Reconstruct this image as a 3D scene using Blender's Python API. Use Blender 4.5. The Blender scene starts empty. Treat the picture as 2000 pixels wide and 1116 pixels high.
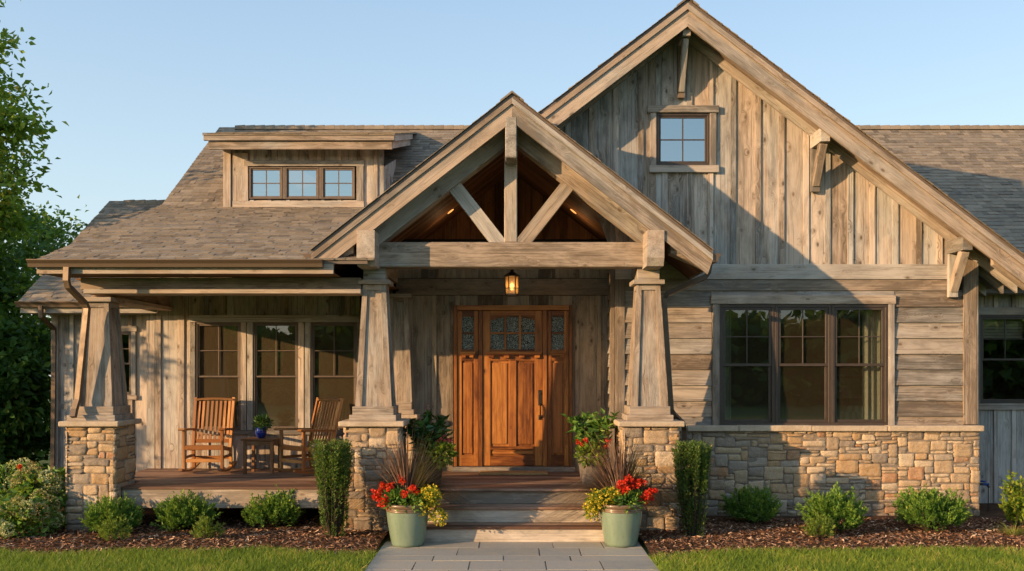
import bpy, math, random
import numpy as np
from mathutils import Vector, Matrix, Quaternion, noise as mnoise
random.seed(7); RNG = np.random.default_rng(11)
R = math.radians
scn = bpy.context.scene
COL = scn.collection
U = random.uniform

# ---------------------------------------------------------------- measurements
H = 2.08          # eye height above the ground
F = 1836.0        # focal length in photo pixels
def PX(x, d): return (x - 1000.0) * d / F
def PZ(y, d): return H + (726.0 - y) * d / F
def P(x, y, d): return (PX(x, d), d, PZ(y, d))

# ---------------------------------------------------------------- mesh builder
class MB:
    def __init__(s): s.v=[]; s.f=[]; s.gc=[]; s.rnd=[]; s.mi=[]
    def face(s, pts, gcs=None, rnd=None, mi=0):
        b=len(s.v); s.v.extend([tuple(p) for p in pts]); s.f.append(tuple(range(b,b+len(pts))))
        s.gc.extend([tuple(g) for g in (gcs or pts)]); s.rnd.append(U(0,1) if rnd is None else rnd); s.mi.append(mi)
    def poly(s, verts, faces, gcf=None, rnd=None, mi=0):
        b=len(s.v); s.v.extend([tuple(p) for p in verts]); rr=U(0,1) if rnd is None else rnd
        for f in faces:
            s.f.append(tuple(b+i for i in f)); s.rnd.append(rr); s.mi.append(mi)
            for i in f: s.gc.append(tuple(gcf[i]) if gcf is not None else tuple(verts[i]))
    def box(s, c, size, ax=None, ch=0.004, long=None, rnd=None, mi=0):
        """box at centre c with full sizes, axes ax (3 unit vectors), chamfered edges; grain along its longest side"""
        h=[abs(x)/2 for x in size]
        if ax is None: ax=((1,0,0),(0,1,0),(0,0,1))
        if long is None: long=max(range(3), key=lambda i:h[i])
        o=[i for i in range(3) if i!=long]
        ch=min(ch, min(h)*.45)
        ro=(U(0,90),U(0,9),U(0,9))
        V=[];G=[];idx={}
        for sx in (-1,1):
            for sy in (-1,1):
                for sz in (-1,1):
                    sg=(sx,sy,sz)
                    for a in ((0,1,2) if ch>0 else (0,)):
                        l=[sg[k]*(h[k]-(0 if (k==a or ch<=0) else ch)) for k in range(3)]
                        idx[(sg,a)]=len(V)
                        V.append(tuple(c[k]+ax[0][k]*l[0]+ax[1][k]*l[1]+ax[2][k]*l[2] for k in range(3)))
                        G.append((l[long]+ro[0], l[o[0]]+ro[1], l[o[1]]+ro[2]))
        def I(sg,a): return idx[(sg,a if ch>0 else 0)]
        Fs=[]
        for a in range(3):
            b,cc=[k for k in range(3) if k!=a]
            for sa in (-1,1):
                q=[]
                for (sb,sc) in ((-1,-1),(1,-1),(1,1),(-1,1)):
                    sg=[0,0,0]; sg[a]=sa; sg[b]=sb; sg[cc]=sc; q.append(I(tuple(sg),a))
                Fs.append(q)
        if ch>0:
            for a in range(3):
                b,cc=[k for k in range(3) if k!=a]
                for sb in (-1,1):
                    for sc in (-1,1):
                        s0=[0,0,0]; s1=[0,0,0]
                        for q_,sa in ((s0,-1),(s1,1)): q_[a]=sa; q_[b]=sb; q_[cc]=sc
                        Fs.append([I(tuple(s0),b),I(tuple(s1),b),I(tuple(s1),cc),I(tuple(s0),cc)])
            for sx in (-1,1):
                for sy in (-1,1):
                    for sz in (-1,1):
                        sg=(sx,sy,sz); Fs.append([I(sg,0),I(sg,1),I(sg,2)])
        s.poly(V,Fs,G,rnd,mi)
    def bb(s, x0,x1,y0,y1,z0,z1, **k):
        s.box(((x0+x1)/2,(y0+y1)/2,(z0+z1)/2),(x1-x0,y1-y0,z1-z0),**k)
    def bar(s, a, b, w, t, up=(0,0,1), **k):
        """bar from a to b, width w (sideways) and thickness t (along up)"""
        a=Vector(a); b=Vector(b); d=(b-a); L=d.length; d.normalize()
        sd=d.cross(Vector(up)); sd.normalize(); u=sd.cross(d)
        s.box((a+b)/2,(L,w,t),(d,sd,u),long=0,**k)
    def prism(s, pts, y0, y1, grain=(0,1), rnd=None, mi=0, plane='xz'):
        """polygon in the xz plane extruded from y0 to y1 (or yz plane extruded in x)"""
        n=len(pts); g=Vector(grain); g.normalize(); ro=(U(0,90),U(0,9),U(0,9))
        V=[];G=[]
        for yy in (y0,y1):
            for (a,b) in pts:
                V.append((a,yy,b) if plane=='xz' else (yy,a,b))
                G.append((a*g[0]+b*g[1]+ro[0], -a*g[1]+b*g[0]+ro[1], yy+ro[2]))
        Fs=[tuple(range(n)),tuple(range(2*n-1,n-1,-1))]+[(i,(i+1)%n,n+(i+1)%n,n+i) for i in range(n)]
        s.poly(V,Fs,G,rnd,mi)
    def hexa(s, a, b, gax=2, rnd=None, mi=0):
        """a, b: two quads (4 points each) joined; grain along axis gax"""
        V=list(a)+list(b); ro=(U(0,90),U(0,9),U(0,9)); o=[i for i in range(3) if i!=gax]
        G=[(p[gax]+ro[0],p[o[0]]+ro[1],p[o[1]]+ro[2]) for p in V]
        s.poly(V,[(0,1,2,3),(7,6,5,4),(0,4,5,1),(1,5,6,2),(2,6,7,3),(3,7,4,0)],G,rnd,mi)
    def tube(s, pts, rad, n=8, sq=None, cap=True, mi=0, rnd=None):
        """swept tube; rad float or list; sq=(w,t) sweeps a rectangle"""
        pts=[Vector(p) for p in pts]; m=len(pts); V=[];G=[]
        rads=rad if isinstance(rad,(list,tuple)) else [rad]*m
        ref=Vector((0,0,1)); acc=0; ro=U(0,50)
        prev=None
        for i,p in enumerate(pts):
            d=(pts[min(i+1,m-1)]-pts[max(i-1,0)]); d.normalize()
            if prev is None:
                x=d.cross(Vector((0.12,1,0.07)) if abs(d.y)<.9 else Vector((1,0,0))); x.normalize()
            else:
                x=prev-d*prev.dot(d); x.normalize()
            prev=x; y=d.cross(x)
            if i: acc+=(p-pts[i-1]).length
            for k in range(n):
                if sq: 
                    cx,cy=((-1,-1),(1,-1),(1,1),(-1,1))[k]; o=x*cx*sq[0]/2+y*cy*sq[1]/2
                else:
                    a=2*math.pi*k/n; o=(x*math.cos(a)+y*math.sin(a))*rads[i]
                V.append(p+o); G.append((acc+ro,o.dot(x)+ro,o.dot(y)))
        Fs=[]
        for i in range(m-1):
            for k in range(n):
                k2=(k+1)%n; Fs.append((i*n+k,i*n+k2,(i+1)*n+k2,(i+1)*n+k))
        if cap: Fs.append(tuple(range(n-1,-1,-1))); Fs.append(tuple((m-1)*n+k for k in range(n)))
        s.poly(V,Fs,G,rnd,mi)
    def lathe(s, prof, c=(0,0,0), n=32, mi=0):
        V=[];Fs=[]
        for (r,z) in prof:
            for k in range(n):
                a=2*math.pi*k/n; V.append((c[0]+r*math.cos(a),c[1]+r*math.sin(a),c[2]+z))
        for i in range(len(prof)-1):
            for k in range(n):
                k2=(k+1)%n; Fs.append((i*n+k,i*n+k2,(i+1)*n+k2,(i+1)*n+k))
        s.poly(V,Fs,None,.5,mi)
    def build(s, name, mats, parent=None, smooth=False, recalc=True, autosm=None):
        me=bpy.data.meshes.new(name); me.from_pydata(s.v,[],s.f)
        a=me.attributes.new('gc','FLOAT_VECTOR','CORNER'); a.data.foreach_set('vector',np.array(s.gc,dtype=np.float32).ravel())
        a=me.attributes.new('rnd','FLOAT','FACE'); a.data.foreach_set('value',np.array(s.rnd,dtype=np.float32))
        for m in (mats if isinstance(mats,(list,tuple)) else [mats]): me.materials.append(m)
        me.polygons.foreach_set('material_index',np.array(s.mi,dtype=np.int32))
        if recalc:
            import bmesh
            bm=bmesh.new(); bm.from_mesh(me); bmesh.ops.recalc_face_normals(bm,faces=bm.faces); bm.to_mesh(me); bm.free()
        if smooth: me.polygons.foreach_set('use_smooth',np.ones(len(me.polygons),dtype=bool))
        me.update()
        o=bpy.data.objects.new(name,me); COL.objects.link(o)
        if autosm is not None:
            me.set_sharp_from_angle(angle=R(autosm))
        if parent is not None: o.parent=parent; 
        return o
def tag(o,label=None,cat=None,group=None,kind=None):
    if label: o['label']=label
    if cat: o['category']=cat
    if group: o['group']=group
    if kind: o['kind']=kind
    return o
def empty(name,loc=(0,0,0),rz=0,label=None,cat=None,group=None):
    o=bpy.data.objects.new(name,None); o.empty_display_size=.2; COL.objects.link(o)
    o.location=loc; o.rotation_euler=(0,0,rz); return tag(o,label,cat,group)
def copy_tree(o,parent=None):
    c=o.copy(); COL.objects.link(c)
    if parent is not None: c.parent=parent
    for ch in list(o.children): copy_tree(ch,c)
    return c

# ---------------------------------------------------------------- materials
class NT:
    def __init__(s,name):
        s.m=bpy.data.materials.new(name); s.m.use_nodes=True; s.t=s.m.node_tree; s.t.nodes.clear()
        s.out=s.n('OutputMaterial')
    def n(s,typ,ins=None,**props):
        nd=s.t.nodes.new('ShaderNode'+typ)
        for k,v in props.items(): setattr(nd,k,v)
        for k,v in (ins or {}).items(): s.set(nd.inputs[k],v)
        return nd
    def set(s,sock,v):
        if isinstance(v,bpy.types.NodeSocket): s.t.links.new(v,sock)
        elif isinstance(v,bpy.types.Node): s.t.links.new(v.outputs[0],sock)
        else:
            if sock.type=='RGBA' and len(v)==3: v=(*v,1)
            sock.default_value=v
    def attr(s,name,out='Vector'): return s.n('Attribute',attribute_name=name).outputs[out]
    def math(s,op,a,b=0.0,c=None,clamp=False):
        ins={0:a,1:b}
        if c is not None: ins[2]=c
        return s.n('Math',ins,operation=op,use_clamp=clamp).outputs[0]
    def vmul(s,v,k): return s.n('VectorMath',{0:v,1:k},operation='MULTIPLY').outputs[0]
    def vadd(s,v,k): return s.n('VectorMath',{0:v,1:k},operation='ADD').outputs[0]
    def noise(s,v,scale,detail=4,rough=.55,dist=0,out=0):
        return s.n('TexNoise',{'Vector':v,'Scale':scale,'Detail':detail,'Roughness':rough,'Distortion':dist}).outputs[out]
    def ramp(s,f,stops,interp='LINEAR'):
        nd=s.n('ValToRGB',{0:f}); cr=nd.color_ramp; cr.interpolation=interp
        while len(cr.elements)<len(stops): cr.elements.new(.5)
        for e,(p,c) in zip(cr.elements,stops):
            e.position=p; e.color=(*c,1) if len(c)==3 else c
        return nd.outputs[0]
    def mix(s,f,a,b,mode='MIX'):
        nd=s.n('Mix',data_type='RGBA',blend_type=mode)
        s.set(nd.inputs[0],f); s.set(nd.inputs[6],a); s.set(nd.inputs[7],b); return nd.outputs[2]
    def mr(s,v,a,b,c,d): return s.n('MapRange',{0:v,1:a,2:b,3:c,4:d}).outputs[0]
    def bump(s,h,strength=.3,dist=.01): return s.n('Bump',{'Height':h,'Strength':strength,'Distance':dist}).outputs[0]
    def principled(s,col,rough=.6,normal=None,**k):
        ins={'Base Color':col,'Roughness':rough}
        if normal is not None: ins['Normal']=normal
        ins.update(k); b=s.n('BsdfPrincipled',ins); s.t.links.new(b.outputs[0],s.out.inputs[0]); return b
    def surf(s,sh): s.t.links.new(sh.outputs[0] if isinstance(sh,bpy.types.Node) else sh,s.out.inputs[0])

def wood(name, dark, mid, light, grey, greyamt=.5, rough=.75, contrast=1.0, knots=1.0, bump=.35, spec=.25, shingle=False, coat=0):
    n=NT(name); gc=n.attr('gc'); rnd=n.attr('rnd','Fac')
    # knots: bend the grain round them
    vo=n.n('TexVoronoi',{'Vector':n.vmul(gc,(4.6,8.5,8.5)),'Scale':1.0,'Randomness':1.0},feature='F1')
    dist=vo.outputs['Distance']; kc=n.n('SeparateColor',{0:vo.outputs['Color']}).outputs[0]
    sel=n.math('LESS_THAN',kc,.3*knots)
    kn=n.math('MULTIPLY',sel,n.mr(dist,.08,.2,1.0,0.0))
    halo=n.math('MULTIPLY',sel,n.mr(dist,.1,.55,1.0,0.0))
    sep=n.n('SeparateXYZ',{0:gc})
    bend=n.math('MULTIPLY',halo,.075)
    wv=n.noise(n.vmul(gc,(.9,2.5,2.5)),1.0,3)
    yy=n.math('ADD',sep.outputs[1],n.math('ADD',bend,n.math('MULTIPLY',wv,.03)))
    g2=n.n('CombineXYZ',{0:sep.outputs[0],1:yy,2:sep.outputs[2]}).outputs[0]
    grain=n.noise(n.vmul(g2,(1.6,17,17)),1.0,7,.68)
    streak=n.noise(n.vmul(g2,(.5,52,52)),1.0,3,.6)
    fine=n.noise(n.vmul(g2,(5,150,150)),1.0,3,.6)
    stain=n.noise(n.vmul(gc,(1.5,5.2,5.2)),1.0,6,.66,.5)
    stain2=n.noise(n.vadd(n.vmul(gc,(.45,1.6,1.6)),(31,7,3)),1.0,5,.6,.6)
    v=n.math('ADD',n.math('MULTIPLY',grain,.5*contrast),n.math('MULTIPLY',stain,.85)); v=n.math('SUBTRACT',v,.125)
    v=n.math('ADD',v,n.math('MULTIPLY',n.math('SUBTRACT',fine,.25),.42*contrast))
    v=n.math('ADD',v,n.math('MULTIPLY',n.math('SUBTRACT',rnd,.5),.40))
    v=n.math('ADD',v,n.math('MULTIPLY',n.math('SUBTRACT',streak,.5),.42*contrast))
    v=n.mr(v,.42+.1*(1-contrast),.90,0,1)
    c=n.ramp(v,[(.05,dark),(.45,mid),(.95,light)])
    gv=n.ramp(v,[(.0,tuple(x*.42 for x in grey)),(.5,grey),(1,tuple(min(1,x*1.5) for x in grey))])
    gm=n.mr(n.math('ADD',stain2,n.math('MULTIPLY',n.math('SUBTRACT',n.math('FRACT',n.math('MULTIPLY',rnd,7.3)),.5),.3)),.62-.4*greyamt,.78-.4*greyamt,0,.9)
    c=n.mix(gm,c,gv)
    crack=n.math('LESS_THAN',n.noise(n.vmul(g2,(.6,60,60)),1.0,2,.5),.37)
    c=n.mix(n.math('MULTIPLY',crack,.45*contrast),c,tuple(x*.45 for x in dark))
    c=n.mix(n.math('MULTIPLY',kn,.9),c,tuple(x*.45 for x in dark))
    c=n.mix(n.math('MULTIPLY',halo,.34),c,dark)
    hue=n.math('FRACT',n.math('MULTIPLY',rnd,13.7))
    c=n.mix(n.mr(hue,.72,1.0,0,.42),c,n.mix(v,dark,(mid[0]*1.02,mid[1]*.82,mid[2]*.62)))
    ws=n.noise(n.vadd(n.vmul(gc,(1.1,5.5,5.5)),(3,77,5)),1.0,6,.7,.8)
    c=n.mix(n.mr(ws,.5,.68,0,.55*contrast),c,n.mix(.5,dark,tuple(x*.7 for x in grey)))
    hgt=n.math('ADD',n.math('MULTIPLY',grain,.7),n.math('MULTIPLY',fine,.35))
    hgt=n.math('SUBTRACT',hgt,n.math('MULTIPLY',kn,.2))
    ins={'Specular IOR Level':spec}
    if coat: ins['Coat Weight']=coat; ins['Coat Roughness']=.18
    n.principled(c,rough,n.bump(hgt,bump,.006),**ins)
    return n.m

M={}
M['wood']=wood('weathered_board',(.15,.115,.082),(.385,.312,.252),(.605,.505,.415),(.33,.32,.30),.58,knots=1.35,contrast=1.15)
M['lap']=wood('weathered_lap_board',(.12,.09,.065),(.28,.225,.175),(.43,.365,.295),(.27,.255,.235),.62,knots=1.0,contrast=1.1)
M['wood_trim']=wood('weathered_trim',(.17,.13,.095),(.355,.285,.222),(.50,.412,.335),(.32,.305,.28),.52,contrast=.95,knots=.8)
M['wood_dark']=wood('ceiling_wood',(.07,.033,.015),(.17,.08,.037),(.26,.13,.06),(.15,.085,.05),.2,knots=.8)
M['skirt']=wood('weathered_skirt',(.28,.215,.15),(.55,.445,.33),(.66,.55,.43),(.50,.44,.37),.35,contrast=.7,knots=.7)
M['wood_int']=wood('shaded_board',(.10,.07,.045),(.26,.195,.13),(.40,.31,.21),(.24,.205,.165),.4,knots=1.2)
M['door']=wood('door_wood',(.10,.030,.007),(.32,.115,.024),(.48,.20,.048),(.22,.080,.021),.3,rough=.5,contrast=.95,knots=.5,bump=.15,spec=.3,coat=.04)
M['chair']=wood('chair_wood',(.28,.11,.03),(.52,.245,.08),(.68,.36,.14),(.48,.25,.10),.2,rough=.45,contrast=.6,knots=.2,bump=.12,spec=.4)
M['deck']=wood('deck_wood',(.13,.067,.042),(.29,.175,.118),(.41,.275,.195),(.27,.18,.13),.35,rough=.6,contrast=.8,knots=.4,bump=.2)
M['table']=wood('table_wood',(.13,.06,.025),(.26,.13,.06),(.36,.20,.10),(.25,.16,.09),.3,rough=.5,contrast=.6,knots=.2,bump=.15)

def shingle_mat(name,k=1.0):
    n=NT(name); rnd=n.attr('rnd','Fac'); gc=n.attr('gc')
    c=n.ramp(rnd,[(0,(.06*k,.049*k,.037*k)),(.3,(.115*k,.094*k,.069*k)),(.6,(.165*k,.135*k,.097*k)),(.85,(.225*k,.185*k,.135*k)),(1,(.13*k,.112*k,.09*k))])
    sp=n.noise(gc,160,2,.7); big=n.noise(gc,1.3,4,.6); mid=n.noise(gc,14,4,.7)
    c=n.mix(n.mr(sp,.3,.7,.0,.45),c,(.03*k,.024*k,.02*k))
    c=n.mix(n.mr(big,.3,.7,0,.45),c,(.10*k,.088*k,.075*k))
    c=n.mix(n.mr(mid,.35,.75,0,.3),c,(.24*k,.195*k,.145*k))
    n.principled(c,.92,n.bump(sp,.6,.004),**{'Specular IOR Level':.15}); return n.m
M['shingle']=shingle_mat('roof_shingle',1.75)

def stone_mat():
    n=NT('field_stone'); rnd=n.attr('rnd','Fac'); gc=n.attr('gc')
    c=n.ramp(rnd,[(0,(.42,.26,.12)),(.14,(.54,.40,.25)),(.28,(.30,.225,.155)),(.4,(.62,.50,.35)),(.52,(.23,.20,.175)),
                  (.62,(.47,.33,.19)),(.74,(.34,.29,.235)),(.84,(.42,.20,.085)),(.92,(.20,.165,.135)),(1,(.55,.42,.27))],'CONSTANT')
    big=n.noise(gc,5,5,.6,.5); mid=n.noise(gc,18,6,.65); fine=n.noise(gc,75,4,.7)
    c=n.mix(n.mr(big,.38,.68,0,.55),c,n.mix(rnd,(.46,.30,.16),(.22,.19,.165)))
    c=n.mix(n.mr(mid,.35,.75,.0,.5),c,(.60,.49,.35))
    c=n.mix(n.mr(fine,.45,.72,0,.6),c,(.13,.095,.065))
    dirt=n.n('SeparateXYZ',{0:n.n('NewGeometry').outputs['Position']}).outputs[2]
    c=n.mix(n.math('MULTIPLY',n.mr(n.math('ADD',dirt,n.math('MULTIPLY',mid,.25)),.12,.42,1,0),.45),c,(.13,.085,.05))
    strata=n.noise(n.vmul(gc,(4,4,42)),1.0,4,.6)
    hg=n.math('ADD',n.math('ADD',mid,n.math('MULTIPLY',fine,.4)),n.math('MULTIPLY',strata,.5))
    n.principled(c,.88,n.bump(hg,.75,.018),**{'Specular IOR Level':.2}); return n.m
M['stone']=stone_mat()
def rough_mat(name,c1,c2,scale=30,rough=.85,bump=.4,dist=.006,c3=None,spec=.25):
    n=NT(name); tc=n.attr('gc'); a=n.noise(tc,scale,6,.65); b=n.noise(tc,scale*.12,4,.6)
    c=n.mix(n.mr(a,.3,.7,0,1),c1,c2)
    c=n.mix(n.mr(b,.35,.7,0,.6),c,c3 or tuple(.6*x for x in c1))
    n.principled(c,rough,n.bump(a,bump,dist),**{'Specular IOR Level':spec}); return n.m
M['mortar']=rough_mat('mortar',(.20,.165,.13),(.28,.235,.185),40)
M['cap']=rough_mat('limestone_cap',(.46,.37,.27),(.58,.48,.36),26,bump=.7,dist=.012)
M['backing']=rough_mat('dark_backing_board',(.02,.016,.012),(.03,.025,.02),8)  # also colours the dark sheets standing for shade behind door and attic windows
M['room']=rough_mat('room_plaster',(.30,.235,.16),(.33,.26,.18),5,bump=.05)
M['room_floor']=rough_mat('room_floor',(.16,.08,.04),(.2,.1,.05),9,bump=.05)
M['frame']=rough_mat('dark_bronze_paint',(.055,.040,.030),(.070,.052,.040),60,rough=.45,bump=.06,spec=.45)
M['frame_lt']=rough_mat('taupe_paint',(.14,.105,.08),(.17,.13,.1),60,rough=.5,bump=.06,spec=.45)
M['soil']=rough_mat('potting_soil',(.03,.018,.01),(.05,.03,.018),60)
M['blackmetal']=rough_mat('black_iron',(.02,.016,.013),(.035,.026,.02),80,rough=.45,bump=.1,spec=.5)
M['mat']=rough_mat('coir_mat',(.42,.26,.10),(.55,.36,.16),180,rough=.95,bump=1.0,dist=.01)
M['darkpot']=rough_mat('charcoal_pot',(.03,.03,.032),(.05,.05,.052),30,rough=.5,bump=.1,spec=.4)
M['greypot']=rough_mat('weathered_grey_pot',(.15,.13,.11),(.22,.19,.165),30,rough=.75,bump=.2,spec=.2)
M['foundation']=rough_mat('foundation_block',(.09,.08,.07),(.13,.115,.1),14)
def metal(name,c,rough=.35,met=.6):
    n=NT(name); gc=n.attr('gc'); a=n.noise(gc,7,5,.6); 
    n.principled(n.mix(n.mr(a,.3,.7,0,.5),c,tuple(.6*x for x in c)),n.mr(a,.3,.7,rough,rough+.2),Metallic=met); return n.m
M['gutter']=metal('bronze_gutter',(.15,.105,.07),.38,.35)
M['handle']=metal('aged_bronze_hardware',(.022,.015,.010),.55,.2)
def glass(name,tint,refl,gl=(1,1,1),wob=.03):
    n=NT(name); tr=n.n('BsdfTransparent',{0:tint}); g=n.n('TexCoord').outputs['Object']
    b=n.bump(n.noise(g,2.2,2,.5),wob,.03)
    gs=n.n('BsdfGlossy',{'Color':gl,'Roughness':.01,'Normal':b})
    bf=n.n('NewGeometry').outputs['Backfacing']; fr=n.n('Fresnel',{'IOR':n.mr(bf,0,1,1.45,1/1.45),'Normal':b}).outputs[0]
    n.surf(n.n('MixShader',{0:n.math('ADD',fr,refl,clamp=True),1:tr,2:gs})); return n.m
M['glass']=glass('window_glass',(.62,.63,.61),.09)
M['glass_sky']=glass('sky_window_glass',(.35,.38,.38),.52,(.72,.84,.88),.02)
def screen(nm,k,f):
    n=NT(nm); gc=n.attr('gc')
    a=n.noise(gc,3,3,.5)
    df=n.n('BsdfDiffuse',{0:n.mix(a,(.20*k,.15*k,.095*k),(.27*k,.205*k,.13*k))}); tr=n.n('BsdfTransparent',{0:(1,1,1)})
    n.surf(n.n('MixShader',{0:f,1:tr,2:df})); return n.m
M['screen']=screen('insect_screen',1.2,.6); M['screen2']=screen('fine_insect_screen',.9,.27)
def door_glass():
    n=NT('textured_door_glass'); g=n.n('TexCoord').outputs['Object']
    v=n.n('TexVoronoi',{'Vector':n.vadd(n.vmul(g,(38,38,38)),n.vmul(n.noise(g,14,3,.6,out=1),(5,5,5))),'Scale':1.0},feature='DISTANCE_TO_EDGE').outputs[0]
    line=n.mr(v,.03,.13,1,0)
    c=n.mix(n.math('MULTIPLY',line,.8),(.012,.028,.028),(.40,.50,.47))
    hgt=n.noise(g,40,3,.6,2.5)
    n.principled(c,.12,n.bump(hgt,.9,.02),**{'Specular IOR Level':.9}); return n.m
M['door_glass']=door_glass()
def glaze(name,c1,c2,c3,rough=.22):
    n=NT(name); g=n.n('TexCoord').outputs['Object']; 
    a=n.noise(n.vmul(g,(7,7,1.6)),1.0,5,.65,.5); b=n.noise(g,28,4,.6)
    c=n.mix(n.mr(a,.3,.7,0,1),c1,c2); c=n.mix(n.mr(b,.55,.75,0,.5),c,c3)
    n.principled(c,rough,n.bump(a,.15,.01),**{'Specular IOR Level':.5,'Coat Weight':.3,'Coat Roughness':.15}); return n.m
M['celadon']=glaze('celadon_glaze',(.15,.215,.155),(.215,.285,.205),(.15,.145,.085))
M['rim']=glaze('bare_brown_rim',(.11,.068,.038),(.19,.125,.072),(.16,.17,.12),.4)
M['bluepot']=glaze('cobalt_glaze',(.008,.02,.16),(.015,.035,.24),(.02,.03,.1),.12)
def leafm(name,stops,rough=.5,trans=.35,spec=.3):
    n=NT(name); rnd=n.attr('rnd','Fac'); c=n.ramp(rnd,stops)
    b=n.n('BsdfPrincipled',{'Base Color':c,'Roughness':rough,'Specular IOR Level':spec})
    t=n.n('BsdfTranslucent',{0:n.mix(.5,c,(.25,.35,.02),'MIX')})
    n.surf(n.n('MixShader',{0:trans,1:b,2:t})); return n.m
M['box_leaf']=leafm('boxwood_leaf',[(0,(0.041,0.106,0.019)),(.5,(0.118,0.245,0.041)),(.85,(0.225,0.361,0.058)),(1,(0.396,0.446,0.077))])
M['box_leaf2']=leafm('pale_shrub_leaf',[(0,(0.052,0.104,0.016)),(.5,(0.156,0.247,0.039)),(1,(0.312,0.351,0.065))])
M['pencil_leaf']=leafm('holly_leaf',[(0,(0.035,0.083,0.021)),(.55,(0.101,0.182,0.041)),(.9,(0.203,0.279,0.056)),(1,(0.405,0.330,0.112))])
M['big_leaf']=leafm('glossy_leaf',[(0,(0.014,0.054,0.017)),(.6,(0.036,0.114,0.029)),(1,(0.090,0.192,0.036))],.32,.25,.5)
M['lime_leaf']=leafm('lime_leaf',[(0,(.07,.15,.015)),(.5,(.17,.27,.03)),(1,(.34,.38,.05))],.45,.4)
M['mid_leaf']=leafm('mid_green_leaf',[(0,(0.055,0.135,0.025)),(.6,(0.128,0.271,0.051)),(1,(0.256,0.373,0.068))],.45,.35)
M['red']=leafm('red_petal',[(0,(.55,.012,.012)),(.6,(.85,.035,.022)),(1,(.9,.13,.06))],.5,.35)
M['coral']=leafm('coral_petal',[(0,(.45,.02,.03)),(.6,(.66,.07,.08)),(1,(.7,.2,.2))],.5,.3)
M['yellow']=leafm('yellow_petal',[(0,(0.620,0.440,0.020)),(1,(0.820,0.660,0.060))],.5,.3)
M['pinkspike']=leafm('pink_spike',[(0,(.4,.15,.13)),(1,(.6,.3,.25))],.6,.3)
M['fountain']=leafm('purple_grass_blade',[(0,(0.052,0.026,0.026)),(.55,(0.163,0.091,0.075)),(.85,(0.325,0.215,0.163)),(1,(0.546,0.416,0.299))],.6,.25)
M['hyd_flower']=leafm('hydrangea_floret',[(0,(.36,.20,.10)),(.25,(.44,.38,.16)),(.6,(.46,.50,.22)),(1,(.58,.60,.36))],.7,.3)
M['tree_leaf']=leafm('sunny_tree_leaf',[(0,(0.076,0.160,0.021)),(.5,(0.209,0.334,0.042)),(.9,(0.417,0.479,0.056)),(1,(0.836,0.551,0.077))],.5,.4)
M['dark_leaf']=leafm('woodland_leaf',[(0,(0.034,0.083,0.019)),(.6,(0.086,0.187,0.036)),(1,(0.240,0.340,0.052))],.55,.3)
M['grass']=leafm('lawn_blade',[(0,(0.098,0.180,0.022)),(.5,(0.218,0.318,0.041)),(.9,(0.349,0.412,0.056)),(1,(0.655,0.514,0.186))],.55,.4)
M['gold_grass']=leafm('gold_grass_blade',[(0,(.2,.22,.03)),(1,(.42,.40,.09))],.55,.4)
M['bark']=rough_mat('bark',(.045,.032,.022),(.09,.068,.05),22,bump=.8,dist=.02)
M['stem']=rough_mat('stem',(.05,.05,.02),(.08,.075,.03),40)
M['chip']=leafm('mulch_chip',[(0,(0.073,0.037,0.022)),(.5,(0.223,0.114,0.066)),(.88,(0.391,0.217,0.129)),(1,(0.835,0.597,0.395))],.9,0,.1)
def emis(name,c,s):
    n=NT(name); n.surf(n.n('Emission',{0:c,1:s})); return n.m
M['bulb']=emis('lit_bulb',(1,.60,.24),6)
M['downlight']=emis('lit_downlight',(1,.40,.10),1.6)
def lantern_glass():
    n=NT('amber_lantern_glass'); g=n.n('TexCoord').outputs['Object']
    b=n.bump(n.noise(g,45,3,.6),.5,.01)
    tr=n.n('BsdfTransparent',{0:(.95,.72,.42)}); tl=n.n('BsdfTranslucent',{0:(.8,.5,.2),'Normal':b}); gs=n.n('BsdfGlossy',{'Roughness':.1,'Normal':b})
    a=n.n('MixShader',{0:.45,1:tr,2:tl}); n.surf(n.n('MixShader',{0:.07,1:a,2:gs})); return n.m
M['lantern_glass']=lantern_glass()
def paver():
    n=NT('bluestone'); rnd=n.attr('rnd','Fac'); gc=n.attr('gc')
    c=n.ramp(rnd,[(0,(.24,.245,.225)),(.3,(.34,.34,.31)),(.55,(.40,.37,.31)),(.8,(.29,.295,.275)),(1,(.36,.345,.31))])
    a=n.noise(gc,5,6,.65,.6); b=n.noise(gc,38,5,.7)
    c=n.mix(n.mr(a,.35,.7,0,.6),c,(.42,.36,.27)); c=n.mix(n.mr(b,.5,.75,0,.5),c,(.15,.145,.135))
    n.principled(c,.72,n.bump(n.math('ADD',a,n.math('MULTIPLY',b,.4)),.35,.008)); return n.m
M['paver']=paver()
def ground():
    n=NT('ground_turf'); g=n.n('TexCoord').outputs['Object']; a=n.noise(g,9,6,.7); b=n.noise(g,.6,4,.6)
    c=n.mix(n.mr(a,.3,.7,0,1),(.06,.11,.018),(.12,.19,.03)); c=n.mix(n.mr(b,.35,.7,0,.5),c,(.05,.06,.018))
    n.principled(c,.95,n.bump(a,.6,.03)); return n.m
M['ground']=ground()
M['mulch']=rough_mat('mulch_bed',(.07,.038,.021),(.16,.088,.05),45,rough=.95,bump=1.0,dist=.03,spec=.1)
def cloth(name,c1,c2,scale,axis):
    n=NT(name); gc=n.attr('gc'); x=n.n('SeparateXYZ',{0:gc}).outputs[axis]
    w=n.math('SINE',n.math('MULTIPLY',x,scale)); n.principled(n.mix(n.mr(w,-.2,.2,0,1),c1,c2),.9); return n.m
M['curtain']=cloth('sage_curtain',(.62,.64,.50),(.52,.54,.42),60,0)
M['stripe']=cloth('striped_upholstery',(.45,.44,.30),(.22,.25,.16),70,0)
M['shade']=rough_mat('linen_shade',(.5,.43,.32),(.55,.47,.36),80)
M['lead']=M['blackmetal']

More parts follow.
